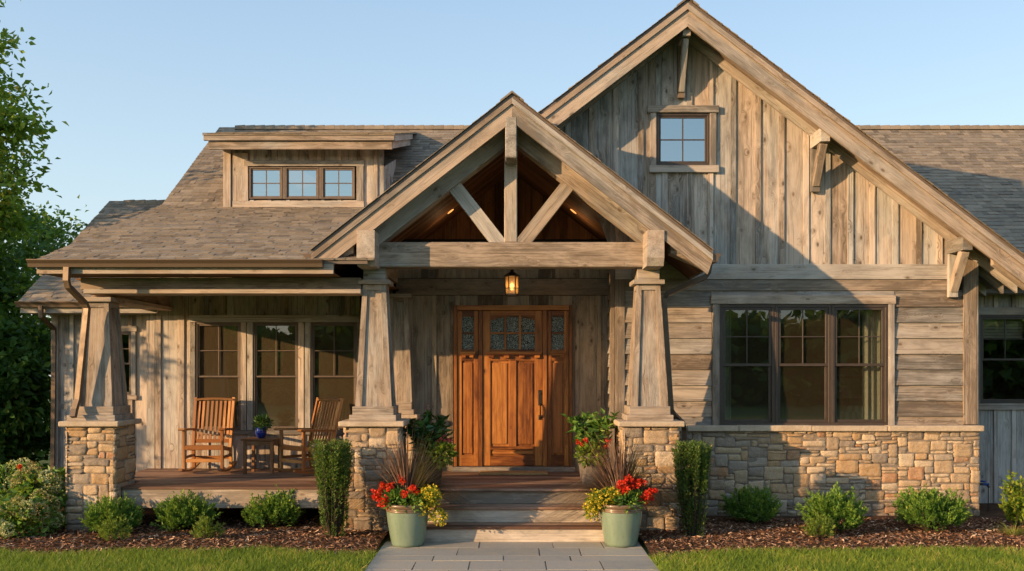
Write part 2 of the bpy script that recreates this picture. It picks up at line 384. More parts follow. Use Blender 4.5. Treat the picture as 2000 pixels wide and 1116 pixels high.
# ---------------------------------------------------------------- shared builders
def shingles(mb, O, u, v, n, Lu, Lv, exp=.128, keep=None, butt=.012):
    O=Vector(O); u=Vector(u); v=Vector(v); n=Vector(n); r=0; y=0.0
    while y<Lv-1e-4:
        e=min(exp*1.02,Lv-y); x=-U(0,.25)
        while x<Lu:
            w=random.choice((.09,.12,.15,.19,.24))*U(.85,1.15)
            x0=max(0,x); x1=min(Lu,x+w); x+=w
            if x1-x0<.02: continue
            if keep and not keep((x0+x1)/2,y): continue
            t=butt*U(.55,1.0)+(.006 if random.random()<.4 else 0); dr=U(-.012,.006)
            a=O+u*x0+v*(y+dr); b=O+u*x1+v*(y+dr); c=O+u*x1+v*(y+e+.03); d=O+u*x0+v*(y+e+.03)
            top=[a+n*t,b+n*t,c+n*.002,d+n*.002]
            rr=min(1,max(0,random.gauss(.54,.25)))
            k=(U(0,50),U(0,50),0)
            V=top+[a,b]
            mb.poly(V,[(0,1,2,3),(4,5,1,0),(4,0,3),(5,2,1)],[(q[0],q[1],q[2]) for q in V],rr)
        y+=exp; r+=1

def stone_face(mb, O, u, v, n, W, Hh, cell=.046, seed=0, proud=.0):
    rs=random.Random(seed); O=Vector(O); u=Vector(u); v=Vector(v); n=Vector(n)
    nx=max(2,round(W/cell)); ny=max(2,round(Hh/cell)); cx=W/nx; cy=Hh/ny
    occ=[[False]*ny for _ in range(nx)]
    for j in range(ny):
        for i in range(nx):
            if occ[i][j]: continue
            maxw=0
            while i+maxw<nx and not occ[i+maxw][j]: maxw+=1
            p=rs.random()
            if p<.17: w,h=rs.choice(((6,4),(5,4),(7,4),(5,3),(6,3)))
            elif p<.55: w,h=rs.choice(((4,2),(5,2),(6,2),(7,2),(5,3),(3,2)))
            elif p<.9: w,h=rs.choice(((3,1),(4,1),(5,1),(7,1),(6,1)))
            else: w,h=rs.choice(((2,1),(2,2),(3,2)))
            w=min(w,maxw)
            if maxw-w==1: w+=1
            h=min(h,ny-j)
            ok=False
            while not ok:
                ok=all(not occ[a][b] for a in range(i,i+w) for b in range(j,j+h))
                if not ok: h-=1
            for a in range(i,i+w):
                for b in range(j,j+h): occ[a][b]=True
            stone(mb,rs,O,u,v,n,i*cx,(i+w)*cx,j*cy,(j+h)*cy,proud)
def stone(mb,rs,O,u,v,n,a0,a1,b0,b1,proud=0):
    g=.0025; jit=.016
    q=[(a0+g+rs.uniform(-jit,jit)*.7,b0+g+rs.uniform(-jit,jit)*.7),(a1-g+rs.uniform(-jit,jit)*.7,b0+g+rs.uniform(-jit,jit)*.7),
       (a1-g+rs.uniform(-jit,jit)*.7,b1-g+rs.uniform(-jit,jit)*.7),(a0+g+rs.uniform(-jit,jit)*.7,b1-g+rs.uniform(-jit,jit)*.7)]
    w=a1-a0; h=b1-b0
    def ks(L,m):
        e=min(.012/L,.2); return [0,e*.45,e]+[e+(1-2*e)*t for t in ([.33,.67] if m<2 else [.2,.4,.6,.8])]+[1-e,1-e*.45,1]
    us=ks(w,2 if w>.14 else 1); vs=ks(h,2 if h>.14 else 1)
    top=rs.uniform(.010,.024)+proud; tilt=(rs.uniform(-.007,.007),rs.uniform(-.007,.007)); off=Vector((rs.uniform(0,50),rs.uniform(0,50),rs.uniform(0,50)))
    V=[];nu=len(us);nv=len(vs)
    for jv,t in enumerate(vs):
        for iu,s in enumerate(us):
            x=(q[0][0]*(1-s)+q[1][0]*s)*(1-t)+(q[3][0]*(1-s)+q[2][0]*s)*t
            y=(q[0][1]*(1-s)+q[1][1]*s)*(1-t)+(q[3][1]*(1-s)+q[2][1]*s)*t
            eu=min(iu,nu-1-iu); ev=min(jv,nv-1-jv); e=min(eu,ev)
            # rounded corners
            if eu<=1 and ev<=1:
                cxm=(a0+a1)/2; cym=(b0+b1)/2; k=.007*(1 if e==0 else .6)
                x+=k*(1 if x<cxm else -1); y+=k*(1 if y<cym else -1)
            d={0:-.006,1:top-.006}.get(e,top)
            if e>0: d+=tilt[0]*(s-.5)*2+tilt[1]*(t-.5)*2+.007*mnoise.noise(Vector((x*38,y*38,3))+off)+.012*mnoise.noise(Vector((x*14,y*14,0))+off)
            if e>0:
                x+=.009*mnoise.noise(Vector((x*13,y*13,9))+off); y+=.009*mnoise.noise(Vector((x*13,y*13,5))+off)
            V.append(O+u*x+v*y+n*d)
    Fs=[(j*nu+i,j*nu+i+1,(j+1)*nu+i+1,(j+1)*nu+i) for j in range(nv-1) for i in range(nu-1)]
    G=[tuple(p+off) for p in V]
    mb.poly(V,Fs,G,rs.random())

def split_holes(x0,x1,holes):
    xs={x0,x1}
    for h in holes:
        for e in (h[0],h[1]):
            if x0<e<x1: xs.add(e)
    xs=sorted(xs); return list(zip(xs[:-1],xs[1:]))
def wall_grid(mb,x0,x1,z0,z1,y0,y1,holes=()):
    xs=sorted({x0,x1,*[e for h in holes for e in h[:2] if x0<e<x1]}); zs=sorted({z0,z1,*[e for h in holes for e in h[2:] if z0<e<z1]})
    for a,b in zip(xs[:-1],xs[1:]):
        for c,d in zip(zs[:-1],zs[1:]):
            mx=(a+b)/2; mz=(c+d)/2
            if any(h[0]<mx<h[1] and h[2]<mz<h[3] for h in holes): continue
            mb.bb(a,b,y0,y1,c,d,ch=0)
def board_batten(mb, x0,x1, zb, zt, y, holes=(), bw=.32, batten=.07, seed=1, first=None, t=.022, jitter=.03):
    """vertical boards with battens over the joints; zb, zt functions of x; front of boards at y"""
    rs=random.Random(seed); x=x0; edges=[x0]
    x=x0+(first if first else bw*rs.uniform(.4,1))
    while x<x1-.06: edges.append(x); x+=bw*rs.uniform(1-jitter*3,1+jitter*3)
    edges.append(x1)
    def seg(a,b,ya,yb):
        for (p,q) in split_holes(a,b,holes):
            m=(p+q)/2; cuts=sorted([(h[2],h[3]) for h in holes if h[0]<m<h[1]])
            lo=(zb(p),zb(q)); 
            for (c,d) in cuts:
                if c>min(lo)+.01: mb.prism([(p,lo[0]),(q,lo[1]),(q,c),(p,c)],ya,yb,(0,1))
                lo=(d,d)
            if zt(p)>lo[0]+.005 or zt(q)>lo[1]+.005:
                mb.prism([(p,lo[0]),(q,lo[1]),(q,max(zt(q),lo[1]+.002)),(p,max(zt(p),lo[0]+.002))],ya,yb,(0,1))
    for a,b in zip(edges[:-1],edges[1:]):
        dy=rs.uniform(0,.004); seg(a+.002,b-.002,y-t-dy,y+.004)
    for e in edges[1:-1]:
        seg(e-batten/2,e+batten/2,y-t-.026,y-t-.0045)

def lerp(a,b,t): return a+(b-a)*t

def window(parent, x0,x1,z0,z1,y, glassm, cols=2, rows_up=2, double=True, fr=.035, sash=.032, mun=.014, frm='frame', screen=False, depth=.07, mrows=2):
    """one window unit, outer frame x0..x1, z0..z1, front face at y (towards the camera is smaller y)"""
    mb=MB()
    def ring(a,b,c,d,w,ya,yb):
        mb.bb(a,b,ya,yb,d-w,d,ch=.003); mb.bb(a,b,ya,yb,c,c+w,ch=.003); mb.bb(a,a+w,ya,yb,c+w,d-w,ch=.003); mb.bb(b-w,b,ya,yb,c+w,d-w,ch=.003)
    ring(x0,x1,z0,z1,fr,y,y+depth)
    pane=MB()
    ix0,ix1,iz0,iz1=x0+fr,x1-fr,z0+fr,z1-fr
    if double:
        zm=(iz0+iz1)/2
        sashes=[(iz0,zm+.02,y+.035,False),(zm-.02,iz1,y+.015,True)]
    else: sashes=[(iz0,iz1,y+.02,True)]
    for (c,d,yy,mu) in sashes:
        ring(ix0,ix1,c,d,sash,yy,yy+.03)
        a,b=ix0+sash,ix1-sash; c2,d2=c+sash,d-sash
        if mu:
            for k in range(1,cols):
                xx=lerp(a,b,k/cols); mb.bb(xx-mun/2,xx+mun/2,yy+.006,yy+.024,c2,d2,ch=.002)
            for k in range(1,mrows):
                zz=lerp(c2,d2,k/mrows); mb.bb(a,b,yy+.0075,yy+.0225,zz-mun/2,zz+mun/2,ch=.002)
        pane.face([(a-.004,yy+.015,c2-.004),(b+.004,yy+.015,c2-.004),(b+.004,yy+.015,d2+.004),(a-.004,yy+.015,d2+.004)])
    w=mb.build('window',M[frm],parent)
    pane.build('pane',M[glassm],w,recalc=False)
    if screen:
        s=MB(); a,b=ix0+.006,ix1-.006
        zt_=iz1-.006 if screen in ('full','fine') else (iz0+iz1)/2
        s.face([(a,y+.055,iz0),(b,y+.055,iz0),(b,y+.055,zt_),(a,y+.055,zt_)]); s.build('screen',M['screen' if screen=='full' else 'screen2'],w,recalc=False)
    return w

# ================================================================ THE HOUSE
house=empty('house',(0,13,0),0,'weathered timber house with stone base, front porch gable and orange wood door','house')
class HP:   # parent handle: keep world coordinates
    pass
HINV=Matrix.Translation((0,-13,0))
def part(name,mb,m,parent=None,**k):
    o=mb.build(name,m,None,**k)
    if parent is None:
        o.parent=house; o.matrix_parent_inverse=HINV
    else: o.parent=parent
    return o
_win=window
def hwindow(*a,**k):
    w=_win(None,*a,**k); w.parent=house; w.matrix_parent_inverse=HINV; return w

YG=13.35      # main gable wall
YD=14.20      # door wall
YP=14.60      # left porch wall
YW=14.80      # left wing wall
YR=14.60      # right wing wall
DECK=.58
GX,GZ,GS=2.385,7.13,.763     # big gable: ridge x, z, slope
QX,QZ,QS=0.0,5.555,.78        # porch gable
def gz(x): return GZ-GS*abs(x-GX)
def qz(x): return QZ-QS*abs(x-QX)
XE=PX(1904,YG)   # right end of the gable wall
YV=15.4          # far end of the porch vault

# ---- main gable boards
BANDT=PZ(518,YG)
uw=(PX(1281,YG),PX(1385,YG),PZ(325,YG),PZ(223,YG))
mb=MB()
def zb(x):
    if x<1.46: return qz(x)-.12
    return BANDT-.01
board_batten(mb,.2,XE-.2,zb,lambda x:gz(x)-.20,YG,[uw],bw=.325,batten=.075,seed=5,first=.26)
part('gable_siding',mb,M['wood'])
mb=MB()   # sheathing behind
xs=[.22,.7,1.46]
for a,b in zip(xs[:-1],xs[1:]):
    mb.prism([(a,qz(a)-.14),(b,qz(b)-.14),(b,gz(b)-.16),(a,gz(a)-.16)],YG+.006,YG+.08)
def bk(x0,x1,z0f,z1f): mb.prism([(x0,z0f(x0)),(x1,z0f(x1)),(x1,z1f(x1)),(x0,z1f(x0))],YG+.006,YG+.08)
mw=(PX(1404,YG),PX(1732,YG),PZ(831,YG),PZ(595,YG))
bk(1.46,uw[0],lambda x:mw[3],lambda x:gz(x)-.16)
bk(uw[0],GX,lambda x:uw[3],lambda x:gz(x)-.16); bk(GX,uw[1],lambda x:uw[3],lambda x:gz(x)-.16)
bk(uw[0],uw[1],lambda x:mw[3],lambda x:uw[2]); bk(uw[1],XE-.11,lambda x:mw[3],lambda x:gz(x)-.16)
bk(1.46,mw[0],lambda x:0,lambda x:mw[3]); bk(mw[1],XE,lambda x:0,lambda x:mw[3]); bk(mw[0],mw[1],lambda x:0,lambda x:mw[2])
mb.bb(XE-.11,XE-.03,YG+.08,YR+.1,0,3.9,ch=0)
part('dark_backing',mb,M['backing'])

# ---- band boards + lap siding + corner boards
mb=MB()
b2=PZ(547,YG); b3=PZ(570,YG)
mb.bb(1.46,PX(1849,YG),YG-.055,YG,b2+.004,BANDT+.006); mb.bb(1.46,PX(1849,YG),YG-.036,YG,b3+.012,b2)
part('band_board',mb,M['wood_trim'])
mb=MB(); mbR=MB()
ztop=b3+.008; z=ztop; exp=.222
XL,XR=1.46,PX(1879,YG)
hol=[(PX(1389,YG),PX(1745,YG),mw[2]-.05,PZ(578,YG))]
while z>1.30:
    z0=max(z-exp,1.30)
    for (a,b) in split_holes(XL,XR,hol):
        m=(a+b)/2
        cut=[h for h in hol if h[0]<m<h[1] and h[2]<(z+z0)/2 and z<h[3]+.015]
        top=z
        if cut: continue
        z0=max(z-exp,1.30)
        for h in hol:
            if h[0]<m<h[1] and z0<h[3]<z: z0=h[3]
        segs=[(a,b)]
        if a<2 and b>4.5: c=lerp(4.0,5.2,.5); segs=[(a,c-.0015),(c+.0015,b)]
        elif b-a>2.4: c=lerp(a,b,U(.3,.7)); segs=[(a,c-.0015),(c+.0015,b)]
        for (p,q) in segs:
            d=U(0,.005)
            (mbR if p>4.5 else mb).hexa([(p,YG-.040-d,z0-.004),(q,YG-.040-d,z0-.004),(q,YG+.005,z0-.004),(p,YG+.005,z0-.004)],
                    [(p,YG-.012,top+.012),(q,YG-.012,top+.012),(q,YG+.005,top+.012),(p,YG+.005,top+.012)],gax=0)
    z-=exp
part('lap_siding',mb,M['lap'])
part('lap_siding',mbR,M['lap'])
mb=MB()
mb.bb(PX(1879,YG),PX(1904,YG),YG-.05,YG+.02,1.33,gz(PX(1904,YG))-.2)
mb.bb(PX(1904,YG)+.002,PX(1904,YG)+.03,YG-.046,YG+.12,1.33,gz(XE)-.23)
part('corner_board',mb,M['wood_trim']); mb=MB()
mb.bb(1.40,1.458,YG-.02,YG+.14,.6,3.95); mb.bb(1.46,1.60,YG-.045,YG,1.33,3.56)
part('corner_board',mb,M['wood_trim'])
# side wall of the entry recess, lap siding facing left
mb=MB(); z=3.95
while z>DECK:
    z0=max(z-.2,DECK)
    mb.hexa([(1.475-.04,YG+.145,z0),(1.475-.04,YD,z0),(1.50,YD,z0),(1.50,YG+.145,z0)],[(1.475-.012,YG+.145,z+.01),(1.475-.012,YD,z+.01),(1.50,YD,z+.01),(1.50,YG+.145,z+.01)],gax=1)
    z-=.2
part('entry_side_siding',mb,M['wood'])

# ---- stone base and ledge
YS=13.22; SX1=PX(1913,YS)
mb=MB()
stone_face(mb,(1.52,YS,-.05),(1,0,0),(0,0,1),(0,-1,0),SX1-1.52,1.30,seed=21)
stone_face(mb,(SX1-.012,YS+.0,-.05),(0,1,0),(0,0,1),(1,0,0),.6,1.30,seed=22)
sf=part('stone_base',mb,M['stone'],smooth=True,recalc=False)
mb=MB(); mb.bb(1.5,SX1-.008,YS-.004,YG-.001,-.1,1.25,ch=0); part('mortar_bed',mb,M['mortar'],sf)
mb=MB(); x=1.5
while x<SX1+.03:
    x2=min(x+U(.7,1.2),SX1+.035)
    if SX1+.035-x2<.3: x2=SX1+.035
    mb.bb(x+.003,x2-.003,YS-.075+U(-.006,.006),YG-.005,PZ(843,YS-.07),PZ(833,YS-.07)+.008+U(-.003,.003),ch=.009); x=x2
part('stone_ledge',mb,M['cap'])

# ---- main triple window
mb=MB()
hx0,hx1=PX(1387,YG),PX(1746,YG)
mb.bb(hx0,hx1,YG-.075,YG-.001,mw[3]+.002,PZ(578,YG))
mb.bb(PX(1390,YG),mw[0]-.002,YG-.066,YG-.001,mw[2],mw[3]); mb.bb(mw[1]+.002,PX(1744,YG),YG-.066,YG-.001,mw[2],mw[3])
cas=part('window_casing',mb,M['wood_trim'])
e=[mw[0],PX(1512,YG),PX(1622,YG),mw[1]]
for i in range(3):
    hwindow(e[i]+.002,e[i+1]-.002,mw[2],mw[3],YG-.05,'glass',fr=.042,sash=.04,mun=.016,screen='fine')
# ---- gable window
mb=MB()
mb.bb(PX(1263,YG),PX(1402,YG),YG-.085,YG-.001,uw[3]+.002,PZ(209,YG)); mb.bb(PX(1267,YG),PX(1402,YG),YG-.085,YG-.001,PZ(339,YG),uw[2]-.002)
mb.bb(uw[0]-.088,uw[0]-.002,YG-.066,YG-.001,uw[2],uw[3]); mb.bb(uw[1]+.002,uw[1]+.09,YG-.066,YG-.001,uw[2],uw[3])
part('window_casing',mb,M['wood_trim'])
hwindow(uw[0],uw[1],uw[2],uw[3],YG-.045,'glass_sky',double=False,fr=.036,sash=.03,mun=.018)

# ---- big gable roof
YGF=12.75
def gable_roof(name,cx,cz,sl,x_l,x_r,y0,y1,vthick,soffm):
    L=Vector((1,0,sl)); L.normalize()
    mbS=MB()
    # left slope runs up to the right
    for side,xe in ((-1,x_l),(1,x_r)):
        run=abs(xe-cx); Lv=run*math.sqrt(1+sl*sl); v=Vector((-side,0,sl)).normalized(); n=Vector((side*sl,0,1)).normalized()
        O=Vector((xe,y0 if side>0 else y1,cz-sl*run)); u=Vector((0,1,0)) if side>0 else Vector((0,-1,0))
        shingles(mbS,O,u,v,n,y1-y0,Lv)
    # ridge caps
    y=y0
    while y<y1:
        for s in (-1,1):
            a=Vector((cx,y,cz+.03)); b=a+Vector((s*.15,0,-sl*.15))
            mbS.poly([a,b,b+Vector((0,.2,-.006)),a+Vector((0,.2,-.006)),a-Vector((0,0,.025)),b-Vector((0,0,.025))],[(0,1,2,3),(4,5,1,0)],None,U(.2,.8))
        y+=.15
    return part(name,mbS,M['shingle'],recalc=False)
def slab(mb,cx,cz,sl,xe,y0,y1,o0,o1):
    """roof slab of one slope between vertical offsets o0 (upper) and o1 (lower)"""
    s=1 if xe>cx else -1; ze=cz-sl*abs(xe-cx)
    mb.prism([(cx,cz-o0),(xe,ze-o0),(xe,ze-o1),(cx,cz-o1)],y0,y1,(s,-sl))
GXL,GXR=.16,7.12
gr=gable_roof('main_gable_roof',GX,GZ,GS,GXL,GXR,YGF-.03,19.2,.2,None)
mb=MB()
for xe in (GXL,GXR): slab(mb,GX,GZ,GS,xe,YGF,19.2,.004,.05)
part('roof_deck',mb,M['frame_lt'],gr)
def rake(cx,cz,sl,x_l,x_r,y,offs,name='rake_board'):
    """pairs of raking boards: offs list of (vertical o0,o1,ya,yb)"""
    mb=MB()
    for xe in (x_l,x_r):
        s=1 if xe>cx else -1; ze=cz-sl*abs(xe-cx)
        for (o0,o1,ya,yb,cut) in offs:
            k=cut
            mb.prism([(cx,cz-o0),(xe,ze-o0),(xe-s*k,ze-o1+sl*k),(cx,cz-o1)],y+ya,y+yb,(s,-sl))
    return part(name,mb,M['wood_trim'])
rake(GX,GZ,GS,GXL,GXR,YGF,[(.052,.135,-.01,.055,.0),(.137,.36,.018,.06,.05)])
mb=MB()   # soffit boards between rake and wall
for xe in (GXL,GXR):
    slab(mb,GX,GZ,GS,xe,YGF+.06,YGF+.30,.17,.19); slab(mb,GX,GZ,GS,xe,YGF+.304,YG+.02,.17,.19)
for xe in (GXR,GXL):
    slab(mb,GX,GZ,GS,xe,YG-.105,YG-.06,.192,.33)
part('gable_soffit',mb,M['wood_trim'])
# eave end of the big gable on the right: sloping rafter tails under the overhang
for yy in (12.9,13.5,14.0):
    mb=MB(); k=XE+.04
    mb.prism([(k,gz(k)-.192),(GXR-.06,gz(GXR-.06)-.192),(GXR-.06,gz(GXR-.06)-.36),(k,gz(k)-.36)],yy,yy+.09,(1,-GS)); part('rafter_tail',mb,M['wood_trim'])
mb=MB(); mb.prism([(XE+.03,gz(XE+.03)-.19),(GXR-.02,gz(GXR)-.17),(GXR-.02,gz(GXR)-.21),(XE+.03,gz(XE+.03)-.23)],YG+.02,19,(1,-.7))
part('eave_soffit',mb,M['wood_trim'])
def bracket(x,w=.13,drop=.86):
    mb=MB(); zt=gz(x)-.215-(0.06 if abs(x-GX)<.2 else .0); y0=YGF+.075
    if abs(x-GX)>=.2: zt-=GS*w/2+.01
    mb.bb(x-w/2,x+w/2,y0,YG-.06,zt-.19,zt)                      # outrigger
    mb.bb(x-w/2+.004,x+w/2-.004,YG-.115,YG-.052,zt-drop,zt-.192)      # wall post
    mb.bar((x,YG-.09,zt-drop+.10),(x,y0+.10,zt-.19),w-.03,.11,up=(0,-1,0))
    part('gable_bracket',mb,M['wood_trim'])
bracket(GX+.0,.11,.92); bracket(PX(1597,YG-.2),.13,.80); bracket(PX(1868,YG-.2),.14,.80)

# ---- porch gable roof and its timber truss
YQ=11.75; QXL,QXR=-2.51,2.51
pr=gable_roof('porch_gable_roof',QX,QZ,QS,QXL,QXR,YQ-.03,16.2,.2,None)
mb=MB()
for xe in (QXL,QXR): slab(mb,QX,QZ,QS,xe,YQ,18.5 if xe<0 else 16.2,.004,.05)
part('roof_deck',mb,M['frame_lt'],pr)
rake(QX,QZ,QS,QXL,QXR,YQ,[(.052,.125,-.01,.05,0),(.127,.345,.015,.058,.06)])
for xe in (QXL,QXR):
    mb=MB(); slab(mb,QX,QZ,QS,xe,YQ+.06,12.12,.19,.215)
    part('porch_soffit',mb,M['wood_trim'])
mb=MB()     # vaulted ceiling boards
y=12.121
while y<YV:
    for xe in (-1.95,1.95): slab(mb,QX,QZ,QS,xe,y,min(y+.14,YV)-.004,.19,.21)
    y+=.14
for xe in (QXL,QXR):
    s=1 if xe>0 else -1
    mb.prism([(s*1.95,qz(1.95)-.19),(xe,qz(xe)-.19),(xe,qz(xe)-.215),(s*1.95,qz(1.95)-.215)],12.121,14.5,(s,-QS))
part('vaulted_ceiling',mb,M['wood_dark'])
YT=12.15
mb=MB(); mb.bb(PX(733,YT)-.03,PX(1264,YT)+.03,YT,YT+.25,PZ(522,YT),PZ(473,YT),ch=.012)
part('truss_beam',mb,M['wood_trim'])
mb=MB(); mb.bb(-.1,.068,YT+.03,YT+.2,PZ(473,YT)+.001,4.95,ch=.01); part('king_post',mb,M['wood_trim'])
for s in (-1,1):
    mb=MB(); cx=-.016
    a=Vector((cx+s*.14,YT+.115,PZ(473,YT)-.02)); b=Vector((cx+s*.78,YT+.115,4.55))
    d=(b-a).normalized(); sd=Vector((d.z,0,-d.x))
    zb_=PZ(473,YT)+.002
    w=.09
    p=[a+sd*w,b+sd*w,b-sd*w,a-sd*w]
    # foot cut on the beam
    def onz(q): t=(zb_-q.z)/d.z; return q+d*t
    p[0]=onz(p[0]); p[3]=onz(p[3])
    mb.prism([(q.x,q.z) for q in p],YT+.04,YT+.19,(d.x,d.z)); part('truss_brace',mb,M['wood_trim'])
for xe in (-1.95,1.95):
    mb=MB(); slab(mb,QX,QZ,QS,xe,YT-.02,YT+.22,.217,.50)
    part('truss_rafter',mb,M['wood_trim'])
mb=MB(); mb.bb(-.085,.062,11.76,13.2,PZ(308,11.76),qz(.08)-.22,ch=.012); part('ridge_beam',mb,M['wood_trim'])
def beamend(x0,x1):
    mb=MB(); zlo=PZ(520,11.8); zhi=PZ(456,11.8)+.03
    pts=[(11.74,zlo+.10),(11.80,zlo),(14.2,zlo),(14.2,zhi),(11.74,zhi)]
    mb.prism(pts,x0,x1,(1,0),plane='yz'); part('plate_beam',mb,M['wood_trim'])
beamend(PX(698,11.8),PX(733,11.8)); beamend(PX(1263,11.8),PX(1296,11.8))
# little wood cradle under eave overhang (rafter curve shadows)
# downlights in the vault
for s in (-1,1):
    mb=MB(); yv=14.75; x=PX(1000+s*120,yv); zc=qz(x)-.215
    n=Vector((-s*QS,0,-1)).normalized(); t=Vector((1,0,-s*QS)).normalized(); v2=Vector((0,1,0)); c=Vector((x,yv,zc+.006))
    ringv=[c+t*(.06)*math.cos(a*math.pi/8)+v2*.06*math.sin(a*math.pi/8) for a in range(16)]
    mb.poly(ringv+[p_+n*.004 for p_ in ringv],[tuple(range(16,32))]+[(i,(i+1)%16,16+(i+1)%16,16+i) for i in range(16)])
    part('recessed_downlight',mb,M['downlight'])
# gutters of the porch gable, running back along its eaves
def kgutter(mb,a,b,out,h=.1,w=.11):
    """gutter from a to b (top outer roof edge), out = outward unit"""
    a=Vector(a); b=Vector(b); out=Vector(out); up=Vector((0,0,1))
    prof=[(0,0),(0,-h),(w*.62,-h),(w*.72,-h*.55),(w,-h*.12),(w,.0),(w-.012,.0),(w-.012,-h*.14),(w*.66,-h*.55),(w*.57,-h+.008),(.008,-h+.008),(.008,0)]
    V=[p0+out*x+up*z for p0 in (a,b) for (x,z) in prof]; n=len(prof)
    Fs=[(i,(i+1)%n,n+(i+1)%n,n+i) for i in range(n)]
    # end caps as solid plates
    capp=[(0,0),(0,-h),(w*.62,-h),(w*.72,-h*.55),(w,-h*.12),(w,0)]
    b0=len(V); V+= [a+out*x+up*z for (x,z) in capp]; Fs.append(tuple(range(b0,b0+6)))
    b1=len(V); V+= [b+out*x+up*z for (x,z) in capp]; Fs.append(tuple(range(b1,b1+6)))
    mb.poly(V,Fs,None)
mb=MB(); kgutter(mb,(QXL,YQ+.02,qz(QXL)-.04),(QXL,14.0,qz(QXL)-.04),(-1,0,0)); part('porch_gable_gutter',mb,M['gutter'],recalc=False); mb=MB(); kgutter(mb,(QXR,YQ+.02,qz(QXR)-.04),(QXR,YG-.03,qz(QXR)-.04),(1,0,0))
pg=part('porch_gable_gutter',mb,M['gutter'],recalc=False)
# eave fascia returns below the gable ends
for s,xe in ((-1,QXL),(1,QXR)):
    mb=MB()
    mb.bb(xe-.02 if s>0 else xe, xe if s>0 else xe+.02, YQ+.06,14.0 if s<0 else YG-.03,qz(xe)-.22,qz(xe)-.052)
    # boxed soffit under the eave
    mb.prism([(s*2.0,qz(2.0)-.217),(xe-s*.02,qz(xe)-.217),(xe-s*.02,qz(xe)-.24),(s*2.0,qz(2.0)-.42)],YQ+.10,YQ+.32,(1,0))
    part('eave_fascia',mb,M['wood_trim'])
# right downspout: elbow under the porch gable eave to the column and down
mb=MB()
q=[P(1388,505,12.6),P(1384,533,12.6),P(1378,541,12.6),P(1303,574,12.55),P(1298,584,12.5),P(1298,600,12.5),P(1311,800,12.5),P(1316,810,12.5),P(1334,828,12.74),P(1337,842,12.8),P(1337,1000,12.8)]
mb.tube(q,.03,4,sq=(.065,.055)); part('downspout',mb,M['gutter'],pg)

# ---- tapered columns on stone plinths
def column(cx,cy,wp,zcap,ztop,wb=.47,wt=.30,base=.60,plinth=True,post_to=None,seed=0,hp=None,wd=None,capz=None):
    wd=wd or wp
    hb,ht=wb/2,wt/2
    zb0=zcap; zb1=zcap+.18; zt0=ztop-.06
    mb=MB()
    def rot(p,k):
        x,y,z=p
        for _ in range(k): x,y=-y,x
        return (cx+x,cy+y,z)
    t=.022; ci=.004
    # core
    a=hb-t; b=ht-t
    mb.hexa([(cx-a,cy-a,zb0),(cx+a,cy-a,zb0),(cx+a,cy+a,zb0),(cx-a,cy+a,zb0)],[(cx-b,cy-b,zt0),(cx+b,cy-b,zt0),(cx+b,cy+b,zt0),(cx-b,cy+b,zt0)],rnd=U(.44,.47))
    for k in range(4):
        for s in (-1,1):
            sw=.085; st=.062
            e=0 if k%2==0 else t   # butt corners
            q0=[(s*(hb-e),-hb,zb1),(s*(hb-sw),-hb,zb1),(s*(hb-sw),-hb+t+ci,zb1),(s*(hb-e),-hb+t+ci,zb1)]
            q1=[(s*(ht-e),-ht,zt0),(s*(ht-st),-ht,zt0),(s*(ht-st),-ht+t+ci,zt0),(s*(ht-e),-ht+t+ci,zt0)]
            mb.hexa([rot(p,k) for p in q0],[rot(p,k) for p in q1],rnd=U(.44,.47))
        # rails
        f=lambda z:lerp(hb,ht,(z-zb1)/(zt0-zb1)); g=lambda z:lerp(hb-.085,ht-.062,(z-zb1)/(zt0-zb1))
        za=zt0-.07
        mb.hexa([rot((-g(za),-f(za),za),k),rot((g(za),-f(za),za),k),rot((g(za),-f(za)+t,za),k),rot((-g(za),-f(za)+t,za),k)],
                [rot((-g(zt0),-f(zt0),zt0),k),rot((g(zt0),-f(zt0),zt0),k),rot((g(zt0),-f(zt0)+t,zt0),k),rot((-g(zt0),-f(zt0)+t,zt0),k)],gax=0 if k%2==0 else 1,rnd=.45)
    col=part('porch_column',mb,M['wood_trim'])
    mb=MB(); w=base/2
    mb.bb(cx-w,cx+w,cy-w,cy+w,zb0,zb0+.075,long=0,rnd=U(.44,.47)); mb.bb(cx-w+.035,cx+w-.035,cy-w+.035,cy+w-.035,zb0+.075,zb1+.004,long=0,rnd=U(.44,.47))
    part('column_base',mb,M['wood_trim'],col).matrix_parent_inverse=HINV if False else Matrix.Identity(4)
    mb=MB(); w=ht+.055
    mb.bb(cx-w,cx+w,cy-w,cy+w,ztop-.058,ztop,long=0,rnd=U(.44,.47))
    if post_to: mb.bb(cx-.145,cx+.145,cy-.145,cy+.145,ztop+.001,post_to)
    part('column_capital',mb,M['wood_trim'],col)
    if plinth:
        mb=MB(); w=wp/2; hh=(hp or zcap)-.07; y0=cy-wd/2; y1=cy+wd/2; wi=w-.03
        stone_face(mb,(cx-w,y0+.03,-.06),(1,0,0),(0,0,1),(0,-1,0),wp,hh+.06,seed=seed+1)
        stone_face(mb,(cx+wi,y0,-.06),(0,1,0),(0,0,1),(1,0,0),wd,hh+.06,seed=seed+2)
        stone_face(mb,(cx-wi,y1,-.06),(0,-1,0),(0,0,1),(-1,0,0),wd,hh+.06,seed=seed+3)
        stone_face(mb,(cx+w,y1-.03,-.06),(-1,0,0),(0,0,1),(0,1,0),wp,hh+.06,seed=seed+4)
        pl=part('stone_plinth',mb,M['stone'],col,smooth=True,recalc=False)
        mb=MB(); mb.bb(cx-w+.027,cx+w-.027,y0+.027,y1-.027,-.1,hh,ch=0,mi=0)
        w2=w+.055; mb.bb(cx-w2,cx+w2,y0-.055,y1+.055,hh,zcap-.001,ch=.012,mi=1)
        part('plinth_cap',mb,[M['mortar'],M['cap']],col)
    return col
ZC=PZ(823,12.0)
